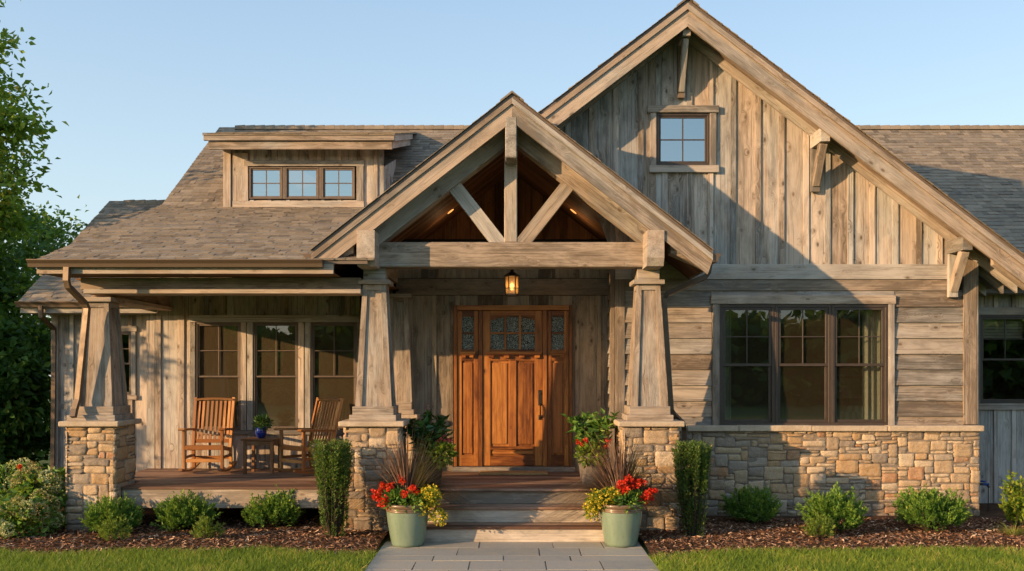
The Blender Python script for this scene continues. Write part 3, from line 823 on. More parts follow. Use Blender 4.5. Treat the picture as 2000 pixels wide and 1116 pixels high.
column(-5.40,12.36,.66,ZC,PZ(580,12.1),wb=.50,wt=.33,base=.62,post_to=None,seed=31)
column(-1.79,12.37,.73,ZC,PZ(546,12.15),post_to=PZ(522,YT)-.002,seed=41)
column(1.775,12.37,.74,ZC,PZ(546,12.15),post_to=PZ(522,YT)-.002,seed=51)
# rear column behind the left one
column(-1.69,14.12,.50,ZC,PZ(574,13.95),seed=61,wb=.42,wt=.29,base=.48)

# ---- door wall
mb=MB()
du=(PX(886,YD),PX(1117,YD),DECK,PZ(597,YD))
board_batten(mb,-1.75,1.47,lambda x:DECK,lambda x:PZ(578,YD),YD,[du],bw=.36,batten=.065,seed=9,first=.22)
board_batten(mb,-2.2,1.47,lambda x:PZ(544,YD)+.0,lambda x:4.02,YD,[],bw=.30,batten=.05,seed=12,first=.2)
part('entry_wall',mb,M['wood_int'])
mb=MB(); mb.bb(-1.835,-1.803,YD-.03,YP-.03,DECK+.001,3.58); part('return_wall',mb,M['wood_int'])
mb=MB(); board_batten(mb,-2.0,2.0,lambda x:4.085,lambda x:max(4.087,qz(x)-.2),YV,[],bw=.2,batten=.01,seed=14); part('vault_end_wall',mb,M['wood_dark'])
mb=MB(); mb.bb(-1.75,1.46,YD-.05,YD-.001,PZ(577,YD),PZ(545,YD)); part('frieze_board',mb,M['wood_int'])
mb=MB(); wall_grid(mb,-2.3,1.5,0,4.08,YD+.006,YD+.08,[(du[0]+.03,du[1]-.03,DECK,du[3]-.03)]); mb.bb(-2.3,2.0,YD+.082,YV,4.0,4.08,ch=0); mb.bb(du[0]-.1,du[1]+.1,YD+.085,YD+.12,.3,du[3]+.1,ch=0)  # last panel: dark sheet added behind the door to block sky through gaps
mb.bb(-1.80,-1.72,YD,YP+.1,0,3.6,ch=0)
part('dark_backing',mb,M['backing'])
# ---- front door with sidelights
mb=MB()
dx0,dx1=du[0],du[1]; zs=PZ(911,YD-.02); zt=du[3]
def dp(x): return PX(x,YD)
mb.bb(dx0,dp(893),YD-.06,YD+.06,zs,zt,rnd=.5); mb.bb(dp(1111),dx1,YD-.06,YD+.06,zs,zt,rnd=.4); mb.bb(dp(893)+.001,dp(1111)-.001,YD-.06,YD+.06,zt-.075,zt)
mb.bb(dp(935),dp(942.5),YD-.055,YD+.06,zs,zt-.076); mb.bb(dp(1060),dp(1068),YD-.055,YD+.06,zs,zt-.076)
dr=part('front_door',mb,M['door'])
def framed(mb,x0,x1,z0,z1,y,t,rails,stile,open_):
    """stiles and rails; rails list of (za,zb)"""
    mb.bb(x0,x0+stile,y,y+t,z0,z1,ch=.003); mb.bb(x1-stile,x1,y,y+t,z0,z1,ch=.003)
    for a,b in rails: mb.bb(x0+stile+.0005,x1-stile-.0005,y+.001,y+t,a,b,ch=.003,long=0)
lx0,lx1=dp(942.5)+.004,dp(1060)-.004; ltop=zt-.082
zg0,zg1=PZ(683,YD),PZ(619,YD); zsh=PZ(690,YD); zp1=PZ(705,YD); zp0=PZ(872,YD); zq1=PZ(877,YD); zq0=PZ(905,YD)
mb=MB(); y0=YD-.035
st=dp(958)-lx0
framed(mb,lx0,lx1,zs+.01,ltop,y0,.045,[(zg1+.02,ltop),(zp1,zg0),(zp0-.05,zp0),(zs+.01,zs+.16)],st,None)
cxm=(lx0+lx1)/2
mb.bb(cxm-.055,cxm+.055,y0+.001,y0+.045,zp0,zp1,ch=.003)
# raised panels
for a,b in ((lx0+st,cxm-.055),(cxm+.055,lx1-st)):
    mb.bb(a,b,y0+.026,y0+.04,zp0,zp1,ch=.001); mb.bb(a+.03,b-.03,y0+.010,y0+.03,zp0+.035,zp1-.035,ch=.009)
mb.bb(lx0+st,lx1-st,y0+.026,y0+.04,zs+.16,zp0-.05,ch=.001,long=0); mb.bb(lx0+st+.03,lx1-st-.03,y0+.012,y0+.03,zs+.185,zp0-.07,ch=.008,long=0)
# glass bars
gx0,gx1=lx0+st,lx1-st
for k in (1,2):
    xx=lerp(gx0,gx1,k/3); mb.bb(xx-.016,xx+.016,y0+.004,y0+.04,zg0,zg1+.02,ch=.003)
mb.bb(gx0,gx1,y0+.006,y0+.04,(zg0+zg1)/2-.014,(zg0+zg1)/2+.014,ch=.003)
# arched head over the lights
ar=[(gx0,zg1+.02),(gx0,zg1-.055)]+[(lerp(gx0,gx1,t/10),zg1-.055+.06*math.sin(math.pi*t/10)) for t in range(1,10)]+[(gx1,zg1-.055),(gx1,zg1+.02)]
mb.prism(ar,y0+.005,y0+.038,(1,0))
part('door_leaf',mb,M['door'],dr)
mb=MB(); mb.face([(gx0,y0+.03,zg0),(gx1,y0+.03,zg0),(gx1,y0+.03,zg1),(gx0,y0+.03,zg1)])
part('door_glass',mb,M['door_glass'],dr,recalc=False)
mb=MB()   # dentil shelf
mb.bb(lx0+.06,lx1-.01,y0-.075,y0+.0,zsh-.012,zsh+.02,rnd=.7); mb.bb(lx0+.075,lx1-.03,y0-.05,y0,zsh-.035,zsh-.013)
for k in range(4):
    xx=lerp(lx0+.13,lx1-.08,k/3); mb.bb(xx-.04,xx+.04,y0-.06,y0,zsh-.075,zsh-.036,long=0)
part('dentil_shelf',mb,M['door'],dr)
for a,b in ((dp(893),dp(935)),(dp(1068),dp(1111))):
    mb=MB(); a+=.004; b-=.004; s2=.068
    framed(mb,a,b,zs+.005,ltop,y0,.045,[(zg1,ltop),(zp1,zg0),(zs+.005,zs+.17)],s2,None)
    mb.bb(a+s2,b-s2,y0+.026,y0+.04,zs+.17,zp1,ch=.001); mb.bb(a+s2+.022,b-s2-.022,y0+.010,y0+.03,zs+.195,zp1-.03,ch=.008)
    mb.bb(a+s2,b-s2,y0+.006,y0+.04,(zg0+zg1)/2-.014,(zg0+zg1)/2+.014,ch=.003)
    mb.bb(a+.045,b-.045,y0-.07,y0,zsh-.012,zsh+.02); mb.bb(a+.055,b-.055,y0-.045,y0,zsh-.035,zsh-.013)
    for xx in (a+.1,b-.1): mb.bb(xx-.03,xx+.03,y0-.055,y0,zsh-.07,zsh-.036,long=0)
    part('sidelight',mb,M['door'],dr)
    mb=MB(); mb.face([(a+s2,y0+.03,zg0),(b-s2,y0+.03,zg0),(b-s2,y0+.03,zg1),(a+s2,y0+.03,zg1)]); part('sidelight_glass',mb,M['door_glass'],dr,recalc=False)
mb=MB(); hx=dp(1055); hz0,hz1=PZ(820,YD),PZ(762,YD)
mb.bb(hx-.03,hx+.03,y0-.012,y0+.002,PZ(792,YD),hz1,ch=.006); mb.bb(hx-.026,hx+.026,y0-.012,y0+.002,hz0,hz0+.07,ch=.006)
mb.tube([(hx,y0-.01,hz0+.03),(hx,y0-.05,hz0+.05),(hx,y0-.062,hz0+.12),(hx,y0-.055,hz0+.2),(hx,y0-.01,hz0+.24)],.011,8)
mb.lathe([(0,0),(.018,0),(.018,.02),(0,.02)],(hx,y0-.02,hz1-.06),12); mb.box((hx,y0-.03,PZ(790,YD)),(.022,.05,.012))
part('door_handle',mb,M['handle'],dr)
mb=MB(); mb.bb(dp(883),dp(1122),YD-.16,YD+.05,DECK+.002,zs-.002); part('door_sill',mb,M['wood_trim'],dr)
mb=MB()
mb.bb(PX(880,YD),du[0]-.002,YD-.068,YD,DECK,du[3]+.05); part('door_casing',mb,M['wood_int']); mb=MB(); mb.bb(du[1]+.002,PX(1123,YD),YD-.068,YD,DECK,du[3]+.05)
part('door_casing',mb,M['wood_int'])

# ---- left porch wall with three windows
W3=[(PX(a,YP),PX(b,YP),PZ(840,YP),PZ(630,YP)) for a,b in ((384,472),(496,584),(608,698))]
mb=MB()
board_batten(mb,PX(287,YP),-1.72,lambda x:DECK,lambda x:PZ(600,YP)+.5,YP,[(w[0]-.09,w[1]+.09,w[2]-.06,w[3]+.07) for w in W3],bw=.36,batten=.10,seed=17,first=.18)
part('porch_wall',mb,M['wood'])
mb=MB()
for i,w in enumerate(W3):
    mb.bb(w[0]-.088,w[0]-.002,YP-.06,YP+.005,w[2],w[3]); mb.bb(w[1]+.002,w[1]+.088,YP-.06,YP+.005,w[2],w[3])
mb.bb(W3[0][0]-.1,W3[2][1]+.1,YP-.066,YP+.005,W3[0][3]+.002,W3[0][3]+.11); mb.bb(W3[0][0]-.1,W3[2][1]+.1,YP-.08,YP+.005,W3[0][2]-.07,W3[0][2]-.002)
for i in (0,1): mb.bb(W3[i][1]+.09,W3[i+1][0]-.09,YP-.045,YP+.005,W3[0][2],W3[0][3]) if W3[i+1][0]-W3[i][1]>.2 else None
part('window_casing',mb,M['wood'])
for w in W3: hwindow(*w,YP-.045,'glass',fr=.028,sash=.026,mun=.014,frm='frame_lt',screen='full')
mb=MB(); wall_grid(mb,PX(287,YP),-1.72,0,3.7,YP+.006,YP+.08,[(w[0],w[1],w[2],w[3]) for w in W3])
part('dark_backing',mb,M['backing'])
mb=MB(); y=12.5
while y<YP: mb.bb(-5.8,-1.98,y,min(y+.14,YP)-.004,3.30,3.32,ch=.002); y+=.14
mb.bb(-1.979,-1.7,13.0,YP,3.30,3.32,ch=.002)
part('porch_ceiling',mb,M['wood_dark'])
# porch beams
mb=MB()
BY=12.2
mb.bb(-5.6,-1.96,BY,BY+.26,PZ(566,BY),3.299); mb.bb(PX(168,BY),-1.95,BY-.075,BY+.29,PZ(574.5,BY),PZ(565.5,BY),ch=.006)
part('porch_beam',mb,M['wood_trim'])
mb=MB(); mb.bb(-5.56,-5.30,BY+.262,YP,3.08,3.299); mb.bb(-5.60,-5.26,BY+.293,YP,3.02,3.079)
part('side_beam',mb,M['wood_trim'])
# ---- left roof, eave, gutter
EX0,EX1=-5.92,-2.0; EY,EZ,ES=11.70,3.47,.34; BRY=15.9; BRZ=EZ+ES*(BRY-EY); US=.68; RY=19.0; RZ=BRZ+US*(RY-BRY)
mb=MB()
v=Vector((0,1,ES)).normalized(); n=Vector((0,-ES,1)).normalized()
shingles(mb,(EX0,EY-.02,EZ-.005),(1,0,0),v,n,4.2,(BRY-EY)*math.sqrt(1+ES*ES)+.05)
v=Vector((0,1,US)).normalized(); n=Vector((0,-US,1)).normalized()
shingles(mb,(EX0,BRY,BRZ),(1,0,0),v,n,7.2,(RY-BRY)*math.sqrt(1+US*US))
x=EX0+.35
while x<2.2:
    mb.hexa([(x,RY-.14,RZ-.06),(x+.198,RY-.14,RZ-.06),(x+.198,RY+.14,RZ-.06),(x,RY+.14,RZ-.06)],[(x,RY-.1,RZ+.022),(x+.198,RY-.1,RZ+.034),(x+.198,RY+.1,RZ+.034),(x,RY+.1,RZ+.022)],rnd=U(.2,.8)); x+=.2
lr=part('porch_roof',mb,M['shingle'],recalc=False)
mb=MB()
mb.prism([(EY,EZ-.006),(BRY,BRZ-.006),(BRY,BRZ-.07),(EY,EZ-.05)],EX0+.005,-1.8,plane='yz'); mb.prism([(BRY,BRZ-.006),(RY,RZ-.006),(RY,RZ-.07),(BRY,BRZ-.07)],EX0+.005,1.6,plane='yz')
mb.prism([(RY,RZ-.006),(23.5,3.6),(23.5,3.5),(RY,RZ-.07)],EX0,11,plane='yz')
part('roof_deck',mb,M['frame_lt'],lr)
mb=MB()
mb.bb(EX0,PX(652,11.73),EY+.005,EY+.05,PZ(538,11.7)+.02,EZ-.012)
mb.prism([(EY+.052,EZ-.04),(BRY,BRZ-.07),(BRY,BRZ-.2),(EY+.052,EZ-.19)],EX0+.01,EX0+.05,(1,.34),plane='yz')
mb.prism([(BRY,BRZ-.07),(RY,RZ-.07),(RY,RZ-.2),(BRY,BRZ-.2)],EX0+.01,EX0+.05,(1,.68),plane='yz')
part('eave_fascia',mb,M['wood_trim'])
mb=MB(); mb.bb(EX0+.05,PX(652,11.73),EY+.052,BY+.0,3.300,3.315); part('eave_soffit',mb,M['wood_dark'])
mb=MB(); kgutter(mb,(PX(60,11.7),EY+.002,EZ-.003),(PX(632,11.7),EY+.002,EZ-.003),(0,-1,0),h=.094,w=.12)
gt=part('porch_gutter',mb,M['gutter'],recalc=False)
mb=MB(); mb.tube([P(131,522,11.65),P(130,548,11.65),P(133,560,11.68),P(165,592,11.98),P(170,602,12.02),P(168,625,12.02),P(152,780,12.02),P(146,800,11.98),P(143,815,11.93)],.03,4,sq=(.07,.055))
part('downspout',mb,M['gutter'],gt)
# gable end wall of the main block on the left
mb=MB(); mb.prism([(YP,0),(YP,EZ+ES*(YP-EY)-.1),(BRY,BRZ-.1),(RY,RZ-.1),(22,4.4),(22,0)],PX(287,YP)-.0,PX(287,YP)+.06,(0,1),plane='yz')
part('end_wall',mb,M['wood'])

# ---- shed dormer
DY=15.7; ddx0,ddx1=PX(439,DY),PX(750,DY); dz0=PZ(410,DY); dzt=PZ(283,DY)
dw=[(PX(a,DY),PX(b,DY),PZ(390,DY),PZ(328,DY)) for a,b in ((489,553),(559,624),(630,694))]
mb=MB()
hole=(PX(487,DY),PX(697,DY),PZ(392,DY),PZ(326,DY))
board_batten(mb,ddx0+.0,ddx1-.0,lambda x:dz0,lambda x:dzt,DY,[hole],bw=.30,batten=.06,seed=3)
dm=part('dormer_wall',mb,M['wood'])
for xx,s in ((ddx1,1),(ddx0,-1)):   # cheek boards on both sides
    mb=MB(); y=DY
    while y<17.3:
        y2=min(y+.2,17.3); zf=lambda q: BRZ+US*(q-BRY)-.1 if q>BRY else dz0
        mb.prism([(y,zf(y)),(y2,zf(y2)),(y2,3.95+(y2-DY)*.3+1.55),(y,3.95+(y-DY)*.3+1.55)],xx-.02 if s>0 else xx,xx if s>0 else xx+.02,(0,1),plane='yz')
        mb.prism([(y-.025 if y>DY else y,zf(y)),(y+.025,zf(y+.025)),(y+.025,5.5),(y-.025 if y>DY else y,5.5)],xx+.001 if s>0 else xx-.022,xx+.022 if s>0 else xx-.001,(0,1),plane='yz'); y=y2
    part('dormer_cheek',mb,M['wood'],dm)
mb=MB()
mb.bb(ddx0-.005,PX(453,DY),DY-.07,DY-.02,dz0,dzt); mb.bb(PX(456,DY),PX(712,DY),DY-.058,DY-.022,PZ(408,DY),PZ(394,DY)); mb.bb(PX(478,DY),PX(712,DY),DY-.058,DY-.022,PZ(326,DY),PZ(315,DY))
mb.bb(PX(698,DY),PX(711,DY),DY-.058,DY-.022,PZ(394,DY)+.001,PZ(326,DY)-.001); mb.bb(PX(456,DY)+.0,PX(486,DY),DY-.05,DY-.022,PZ(394,DY)+.001,PZ(300,DY))
part('dormer_trim',mb,M['wood_trim'],dm)
for w in dw: hwindow(*w,DY-.06,'glass_sky',double=False,fr=.024,sash=.026,mun=.016,frm='frame_lt')
mb=MB()
for a,b in ((dw[0][1],dw[1][0]),(dw[1][1],dw[2][0])):
    mb=MB(); mb.bb(a+.001,b-.001,DY-.055,DY,dw[0][2],dw[0][3]); part('window_mullion',mb,M['frame_lt'],dm)
mb=MB(); wall_grid(mb,ddx0,ddx1,dz0-.1,dzt+.2,DY+.006,DY+.05,[hole]); mb.bb(ddx0+.03,ddx1-.03,DY+.6,DY+.65,dz0,5.2,ch=0); part('dark_backing',mb,M['backing'])  # inner panel: dark sheet added to stand for the unlit dormer space
fx0,fx1=PX(399,15.2),PX(769,15.2); fzt=PZ(262,15.2)
mb=MB()
mb.bb(fx0-.01,fx1+.01,15.18,15.23,fzt-.105,fzt-.012); mb.bb(fx0+.06,fx1-.03,15.235,15.27,PZ(291,15.2),fzt-.107)
dsl=.26
for xx in (fx0-.01,fx1-.03):
    mb.prism([(15.232,fzt-.012),(18.0,fzt-.012+dsl*2.77),(18.0,fzt-.11+dsl*2.77),(15.232,fzt-.105)],xx,xx+.04,(1,dsl),plane='yz')
    mb.prism([(15.272,fzt-.107),(18.0,fzt-.107+dsl*2.75),(18.0,fzt-.22+dsl*2.75),(15.272,fzt-.22)],xx+.05 if xx<-3 else xx-.045,xx+.09 if xx<-3 else xx-.005,(1,dsl),plane='yz')
part('dormer_fascia',mb,M['wood_trim'],dm)
mb=MB(); mb.prism([(15.272,fzt-.13),(18.0,fzt-.13+dsl*2.75),(18.0,fzt-.15+dsl*2.75),(15.272,fzt-.15)],fx0+.095,fx1-.08,(1,0),plane='yz'); part('dormer_soffit',mb,M['wood_dark'],dm)
mb=MB(); v=Vector((0,1,dsl)).normalized(); n=Vector((0,-dsl,1)).normalized()
shingles(mb,(fx0-.02,15.16,fzt-.008),(1,0,0),v,n,fx1-fx0+.04,3.7)
mb.prism([(15.165,fzt-.01),(18.7,fzt-.01+dsl*3.535),(18.7,fzt-.03+dsl*3.535),(15.165,fzt-.03)],fx0-.02,fx1+.02,plane='yz')
part('dormer_roof',mb,M['shingle'],dm,recalc=False)

# ---- left wing
WX0,WX1=-7.2,-5.3
mb=MB(); ww=(PX(207,YW),PX(259,YW),PZ(772,YW),PZ(648,YW))
board_batten(mb,WX0,WX1,lambda x:0,lambda x:3.1,YW,[(ww[0]-.07,ww[1]+.07,ww[2]-.07,ww[3]+.08)],bw=.30,batten=.06,seed=23)
part('wing_wall',mb,M['wood'])
mb=MB(); wall_grid(mb,WX0,WX1,0,3.2,YW+.006,YW+.08,[ww]); mb.bb(WX0,WX0+.06,YW+.08,20,0,3.2,ch=0)
mb.prism([(14.8,3.2),(17.5,5.1),(20,3.2)],WX0,WX0+.06,plane='yz'); part('dark_backing',mb,M['backing'])
mb=MB(); a,b,c,d=ww
mb.bb(a-.07,a-.001,YW-.06,YW,c,d); mb.bb(b+.001,b+.07,YW-.06,YW,c,d); mb.bb(a-.09,b+.09,YW-.065,YW,d+.001,d+.085); mb.bb(a-.09,b+.09,YW-.07,YW,c-.07,c-.001)
mb.bb(WX0-.03,WX0+.08,YW-.06,YW+.02,0,3.1)
part('window_casing',mb,M['wood_trim'])
hwindow(*ww,YW-.045,'glass',frm='frame_lt',fr=.025,sash=.025)
mb=MB(); WS=.653; v=Vector((0,1,WS)).normalized(); n=Vector((0,-WS,1)).normalized()
shingles(mb,(-7.5,14.28,3.14),(1,0,0),v,n,2.2,3.22*math.sqrt(1+WS*WS))
x=-7.2
while x<-5.6: mb.hexa([(x,17.38,5.16),(x+.198,17.38,5.16),(x+.198,17.62,5.16),(x,17.62,5.16)],[(x,17.42,5.255),(x+.198,17.42,5.268),(x+.198,17.58,5.268),(x,17.58,5.255)],rnd=U(.2,.8)); x+=.2
wr=part('wing_roof',mb,M['shingle'],recalc=False)
mb=MB(); mb.prism([(14.3,3.144),(17.5,5.235),(17.5,5.17),(14.3,3.08)],-7.495,-5.5,plane='yz'); mb.prism([(17.5,5.235),(20.5,3.2),(20.5,3.14),(17.5,5.17)],-7.495,-5.5,plane='yz'); part('roof_deck',mb,M['frame_lt'],wr)
mb=MB(); mb.bb(-7.49,-5.4,14.31,14.35,2.97,3.13); mb.bb(-7.46,-5.5,14.352,YW,2.97,2.99); part('eave_fascia',mb,M['wood_trim'])
mb=MB(); kgutter(mb,(-7.52,14.305,3.14),(-5.4,14.305,3.14),(0,-1,0),h=.085,w=.1); wg=part('wing_gutter',mb,M['gutter'],recalc=False)
mb=MB(); mb.tube([P(80,598,14.25),P(80,618,14.25),P(104,642,14.72),P(106,655,14.73),P(103,930,14.73)],.03,4,sq=(.06,.05)); part('downspout',mb,M['gutter'],wg)

# ---- right wing
mb=MB(); RX0,RX1=XE-.1,10.8; rw=(PX(1911,YR),PX(2012,YR),PZ(788,YR),PZ(616,YR))
board_batten(mb,RX0,RX1,lambda x:0,lambda x:3.4,YR,[(rw[0]-.1,rw[1]+.1,rw[2]-.1,rw[3]+.12)],bw=.27,batten=.06,seed=33)
part('wing_wall',mb,M['wood'])
mb=MB(); a,b,c,d=rw
mb.bb(a-.1,a-.001,YR-.06,YR,c,d); mb.bb(b+.001,b+.1,YR-.06,YR,c,d); mb.bb(a-.12,b+.12,YR-.065,YR,d+.001,d+.12); mb.bb(a-.12,b+.12,YR-.07,YR,c-.1,c-.001); part('window_casing',mb,M['wood_trim'])
hwindow(*rw,YR-.045,'glass',fr=.035,sash=.03)
mb=MB(); wall_grid(mb,RX0,RX1,0,3.5,YR+.006,YR+.08,[rw]); mb.bb(RX1,RX1+.06,YR,20,0,3.5,ch=0); part('dark_backing',mb,M['backing'])
mb=MB(); RS=(RZ-3.44)/(RY-14.15); v=Vector((0,1,RS)).normalized(); n=Vector((0,-RS,1)).normalized()
shingles(mb,(3.2,14.15,3.44),(1,0,0),v,n,7.7,(RY-14.15)*math.sqrt(1+RS*RS))
x=3.0
while x<10.8: mb.hexa([(x,RY-.14,RZ-.06),(x+.198,RY-.14,RZ-.06),(x+.198,RY+.14,RZ-.06),(x,RY+.14,RZ-.06)],[(x,RY-.1,RZ+.022),(x+.198,RY-.1,RZ+.034),(x+.198,RY+.1,RZ+.034),(x,RY+.1,RZ+.022)],rnd=U(.2,.8)); x+=.2
rr_=part('wing_roof',mb,M['shingle'],recalc=False)
mb=MB(); mb.prism([(14.17,3.434),(RY,RZ-.006),(RY,RZ-.07),(14.17,3.37)],6.4,10.9,plane='yz'); mb.prism([(15.5,3.434+RS*1.33),(RY,RZ-.006),(RY,RZ-.07),(15.5,3.37+RS*1.33)],3.0,6.39,plane='yz'); part('roof_deck',mb,M['frame_lt'],rr_)
mb=MB(); mb.bb(6.45,10.9,14.18,14.22,3.26,3.425); mb.bb(6.45,10.9,14.222,YR,3.26,3.28); part('eave_fascia',mb,M['wood_trim'])
mb=MB(); kgutter(mb,(6.6,14.175,3.43),(10.9,14.175,3.43),(0,-1,0),h=.09,w=.11); part('wing_gutter',mb,M['gutter'],recalc=False)

# ---- rooms behind the windows
def room(x0,x1,y0,y1,z0,z1,name):
    mb=MB()
    for q,mi in (([(x0,y1,z0),(x1,y1,z0),(x1,y1,z1),(x0,y1,z1)],0),([(x0,y0,z0),(x0,y1,z0),(x0,y1,z1),(x0,y0,z1)],0),([(x1,y0,z0),(x1,y1,z0),(x1,y1,z1),(x1,y0,z1)],0),
              ([(x0,y0,z1),(x1,y0,z1),(x1,y1,z1),(x0,y1,z1)],0),([(x0,y0,z0),(x1,y0,z0),(x1,y1,z0),(x0,y1,z0)],1)): mb.face(q,mi=mi)
    part(name,mb,[M['room'],M['room_floor']],recalc=False)
room(1.56,XE-.13,YG+.09,16.9,.55,3.3,'sitting_room'); room(-5.6,-1.75,YP+.09,17.5,.55,3.3,'porch_room'); room(6.4,10.5,YR+.09,17,.55,3.3,'wing_room'); room(-7.1,-5.75,YW+.09,17,.55,3.05,'wing_room')
mb=MB(); mb.bb(uw[0]-.1,uw[1]+.1,YG+.5,YG+.55,uw[2]-.3,uw[3]+.3,ch=0); part('dark_backing',mb,M['backing'])  # dark sheet added behind the gable window as the attic's shade

# ---- deck, fascia, steps
mb=MB(); y=11.985
while y<YP-.01:
    x0=-5.64 if y>12.71 else -5.07 if y>12.2 else -1.42
    x1=1.47 if y<YD else -1.7
    y2=min(y+.14,YP)
    if y<12.2: x0,x1=-1.42,1.40
    elif y<12.68: x1=1.40
    xs=[x0]; 
    if x1-x0>4: xs.append(lerp(x0,x1,U(.3,.7)))
    xs.append(x1)
    for a,b in zip(xs[:-1],xs[1:]): mb.bb(a+.001,b-.001,y,y2-.005,DECK-.03,DECK,ch=.004)
    y+=.14
part('porch_deck',mb,M['deck'])
mb=MB()
mb.bb(-5.066,-2.16,12.215,12.26,DECK-.275,DECK-.032)
part('deck_skirt',mb,M['skirt'])
mb=MB(); mb.bb(-5.068,-2.157,12.20,12.262,DECK-.0305,DECK+.003,ch=.006); part('deck_nosing',mb,M['deck'])
mb=MB(); mb.bb(-5.1,-1.42,14.2,14.3,0,DECK-.04,ch=0); part('foundation',mb,M['foundation'])
rs=DECK/3
mb=MB(); mb2=MB()
steps=[(11.45,rs),(11.74,2*rs),(12.03,3*rs)]
for i,(yy,zz) in enumerate(steps):
    mb2.bb(-1.41,1.38,yy,yy+.03,zz-rs+(.0 if i==0 else .0)+.001,zz-.032)
    if i<2: mb.bb(-1.42,1.39,yy-.03,yy+.13,zz-.032,zz,ch=.007); mb.bb(-1.42,1.39,yy+.135,yy+.289,zz-.032,zz,ch=.005)
    else: mb.bb(-1.42,1.395,yy-.05,yy-.001,DECK-.03,DECK+.002,ch=.007)
st_=part('porch_steps',mb,M['deck']); part('riser',mb2,M['skirt'],st_)

# ================================================================ things on the porch
o=MB(); o.bb(-.50,.50,-.21,.17,0,.028,ch=.008)
dm_=o.build('doormat',M['mat']); dm_.location=(PX(1003,13.75),13.80,DECK+.001); tag(dm_,'tan coir doormat lying before the orange wood door','doormat')

# lantern
lan=empty('pendant_lantern',(0,12.85,PZ(579,12.85)),0,'lit amber glass pendant lantern hanging over the front door','lantern')
mb=MB(); n6=6
mb.lathe([(0,0),(.085,0),(.10,.012),(.10,.03),(.085,.035)],n=6); mb.lathe([(.088,.265),(.105,.27),(.105,.285),(.06,.315),(.025,.335),(.02,.36),(0,.362)],n=6); mb.lathe([(.092,.10),(.097,.10),(.097,.112),(.092,.112)],n=6)
for k in range(6):
    a=math.pi/3*k; x,y=.092*math.cos(a),.092*math.sin(a); mb.bar((x,y,.03),(x,y,.27),.012,.012,up=(math.cos(a),math.sin(a),0))
mb.build('cage',M['blackmetal'],lan)
mb=MB(); mb.lathe([(.082,.03),(.086,.27)],n=6); mb.build('lantern_glass',M['lantern_glass'],lan,recalc=False)
mb=MB(); mb.lathe([(0,.08),(.018,.09),(.026,.13),(.02,.17),(0,.19)],n=12); mb.build('bulb',M['bulb'],lan,smooth=True)
mb=MB(); mb.tube([(0,0,.36),(0,0,qz(0)-.25-PZ(579,12.85))],.008,6); mb.build('hanging_rod',M['blackmetal'],lan)

# rocking chairs
def rocking_chair():
    r=empty('rocking_chair'); t=.045
    mb=MB()     # seat slats, slightly dished
    for k in range(6):
        y=-.24+.085*k; z=.42-.012*k
        mb.bb(-.265,.265,y-.036,y+.036,z-.02,z,ch=.005)
    mb.bb(-.27,.27,-.29,-.262,.355,.42,ch=.005)
    for s in (-1,1): mb.bar((s*.255,-.26,.385),(s*.245,.20,.33),.025,.055)
    mb.build('seat',M['chair'],r)
    bl=Vector((0,.24,.36)); bt=Vector((0,.40,1.09))
    for s in (-1,1):
        mb=MB(); mb.tube([(s*.275,.26,.06),(s*.275,.225,.36),(s*.28,.30,.70),(s*.285,.405,1.10)],.02,4,sq=(.04,.045)); mb.build('back_post',M['chair'],r)
        mb=MB(); mb.bb(s*.275-.021,s*.275+.021,-.29,-.245,.06,.64,ch=.004); mb.build('front_leg',M['chair'],r)
        mb=MB(); mb.prism([(-.36,.655),(-.34,.64),(.25,.615),(.27,.63),(.25,.645),(-.30,.672),(-.345,.672)],s*.29-.045,s*.29+.045,(1,0),plane='yz'); mb.build('armrest',M['chair'],r)
        mb=MB(); pts=[]
        for k in range(13):
            a=lerp(-.43,.50,k/12); pts.append((s*.275,a,.022+.28*(a-.0)**2+.012))
        mb.tube(pts,.02,4,sq=(.035,.05)); mb.build('rocker',M['chair'],r)
    mb=MB()
    pts=[]
    for k in range(9):
        u=lerp(-.285,.285,k/8); pts.append((u,.40+.0,1.07+.018*math.cos(math.pi*u/.6)))
    mb.tube(pts,.03,4,sq=(.028,.085)); mb.build('crest_rail',M['chair'],r)
    mb=MB(); mb.bar((-.27,.245,.45),(.27,.245,.45),.055,.025,up=(0,1,0)); mb.build('back_rail',M['chair'],r)
    for k in range(8):
        x=lerp(-.225,.225,k/7); mb=MB()
        mb.tube([(x,.245,.46),(x,.305,.72),(x,.395,1.05)],.02,4,sq=(.036,.013)); mb.build('back_slat',M['chair'],r)
    for z,y in ((.2,-.268),(.2,.24)): mb=MB(); mb.bar((-.26,y,z),(.26,y,z),.026,.05); mb.build('stretcher',M['chair'],r)
    for s in (-1,1): mb=MB(); mb.bar((s*.275,-.26,.24),(s*.275,.235,.24),.025,.04); mb.build('stretcher',M['chair'],r)
    return r
rc=rocking_chair(); rc.location=(PX(407,14.0),13.98,DECK+.001); rc.rotation_euler=(0,0,R(3))
tag(rc,'slatted wooden rocking chair facing forward, left of the small side table','rocking chair','rocking chairs on the porch')
rc2=copy_tree(rc); rc2.location=(PX(600,13.8),13.83,DECK+.001); rc2.rotation_euler=(0,0,R(-42))
tag(rc2,'slatted wooden rocking chair turned toward the side table, behind the tall clipped shrub','rocking chair','rocking chairs on the porch')
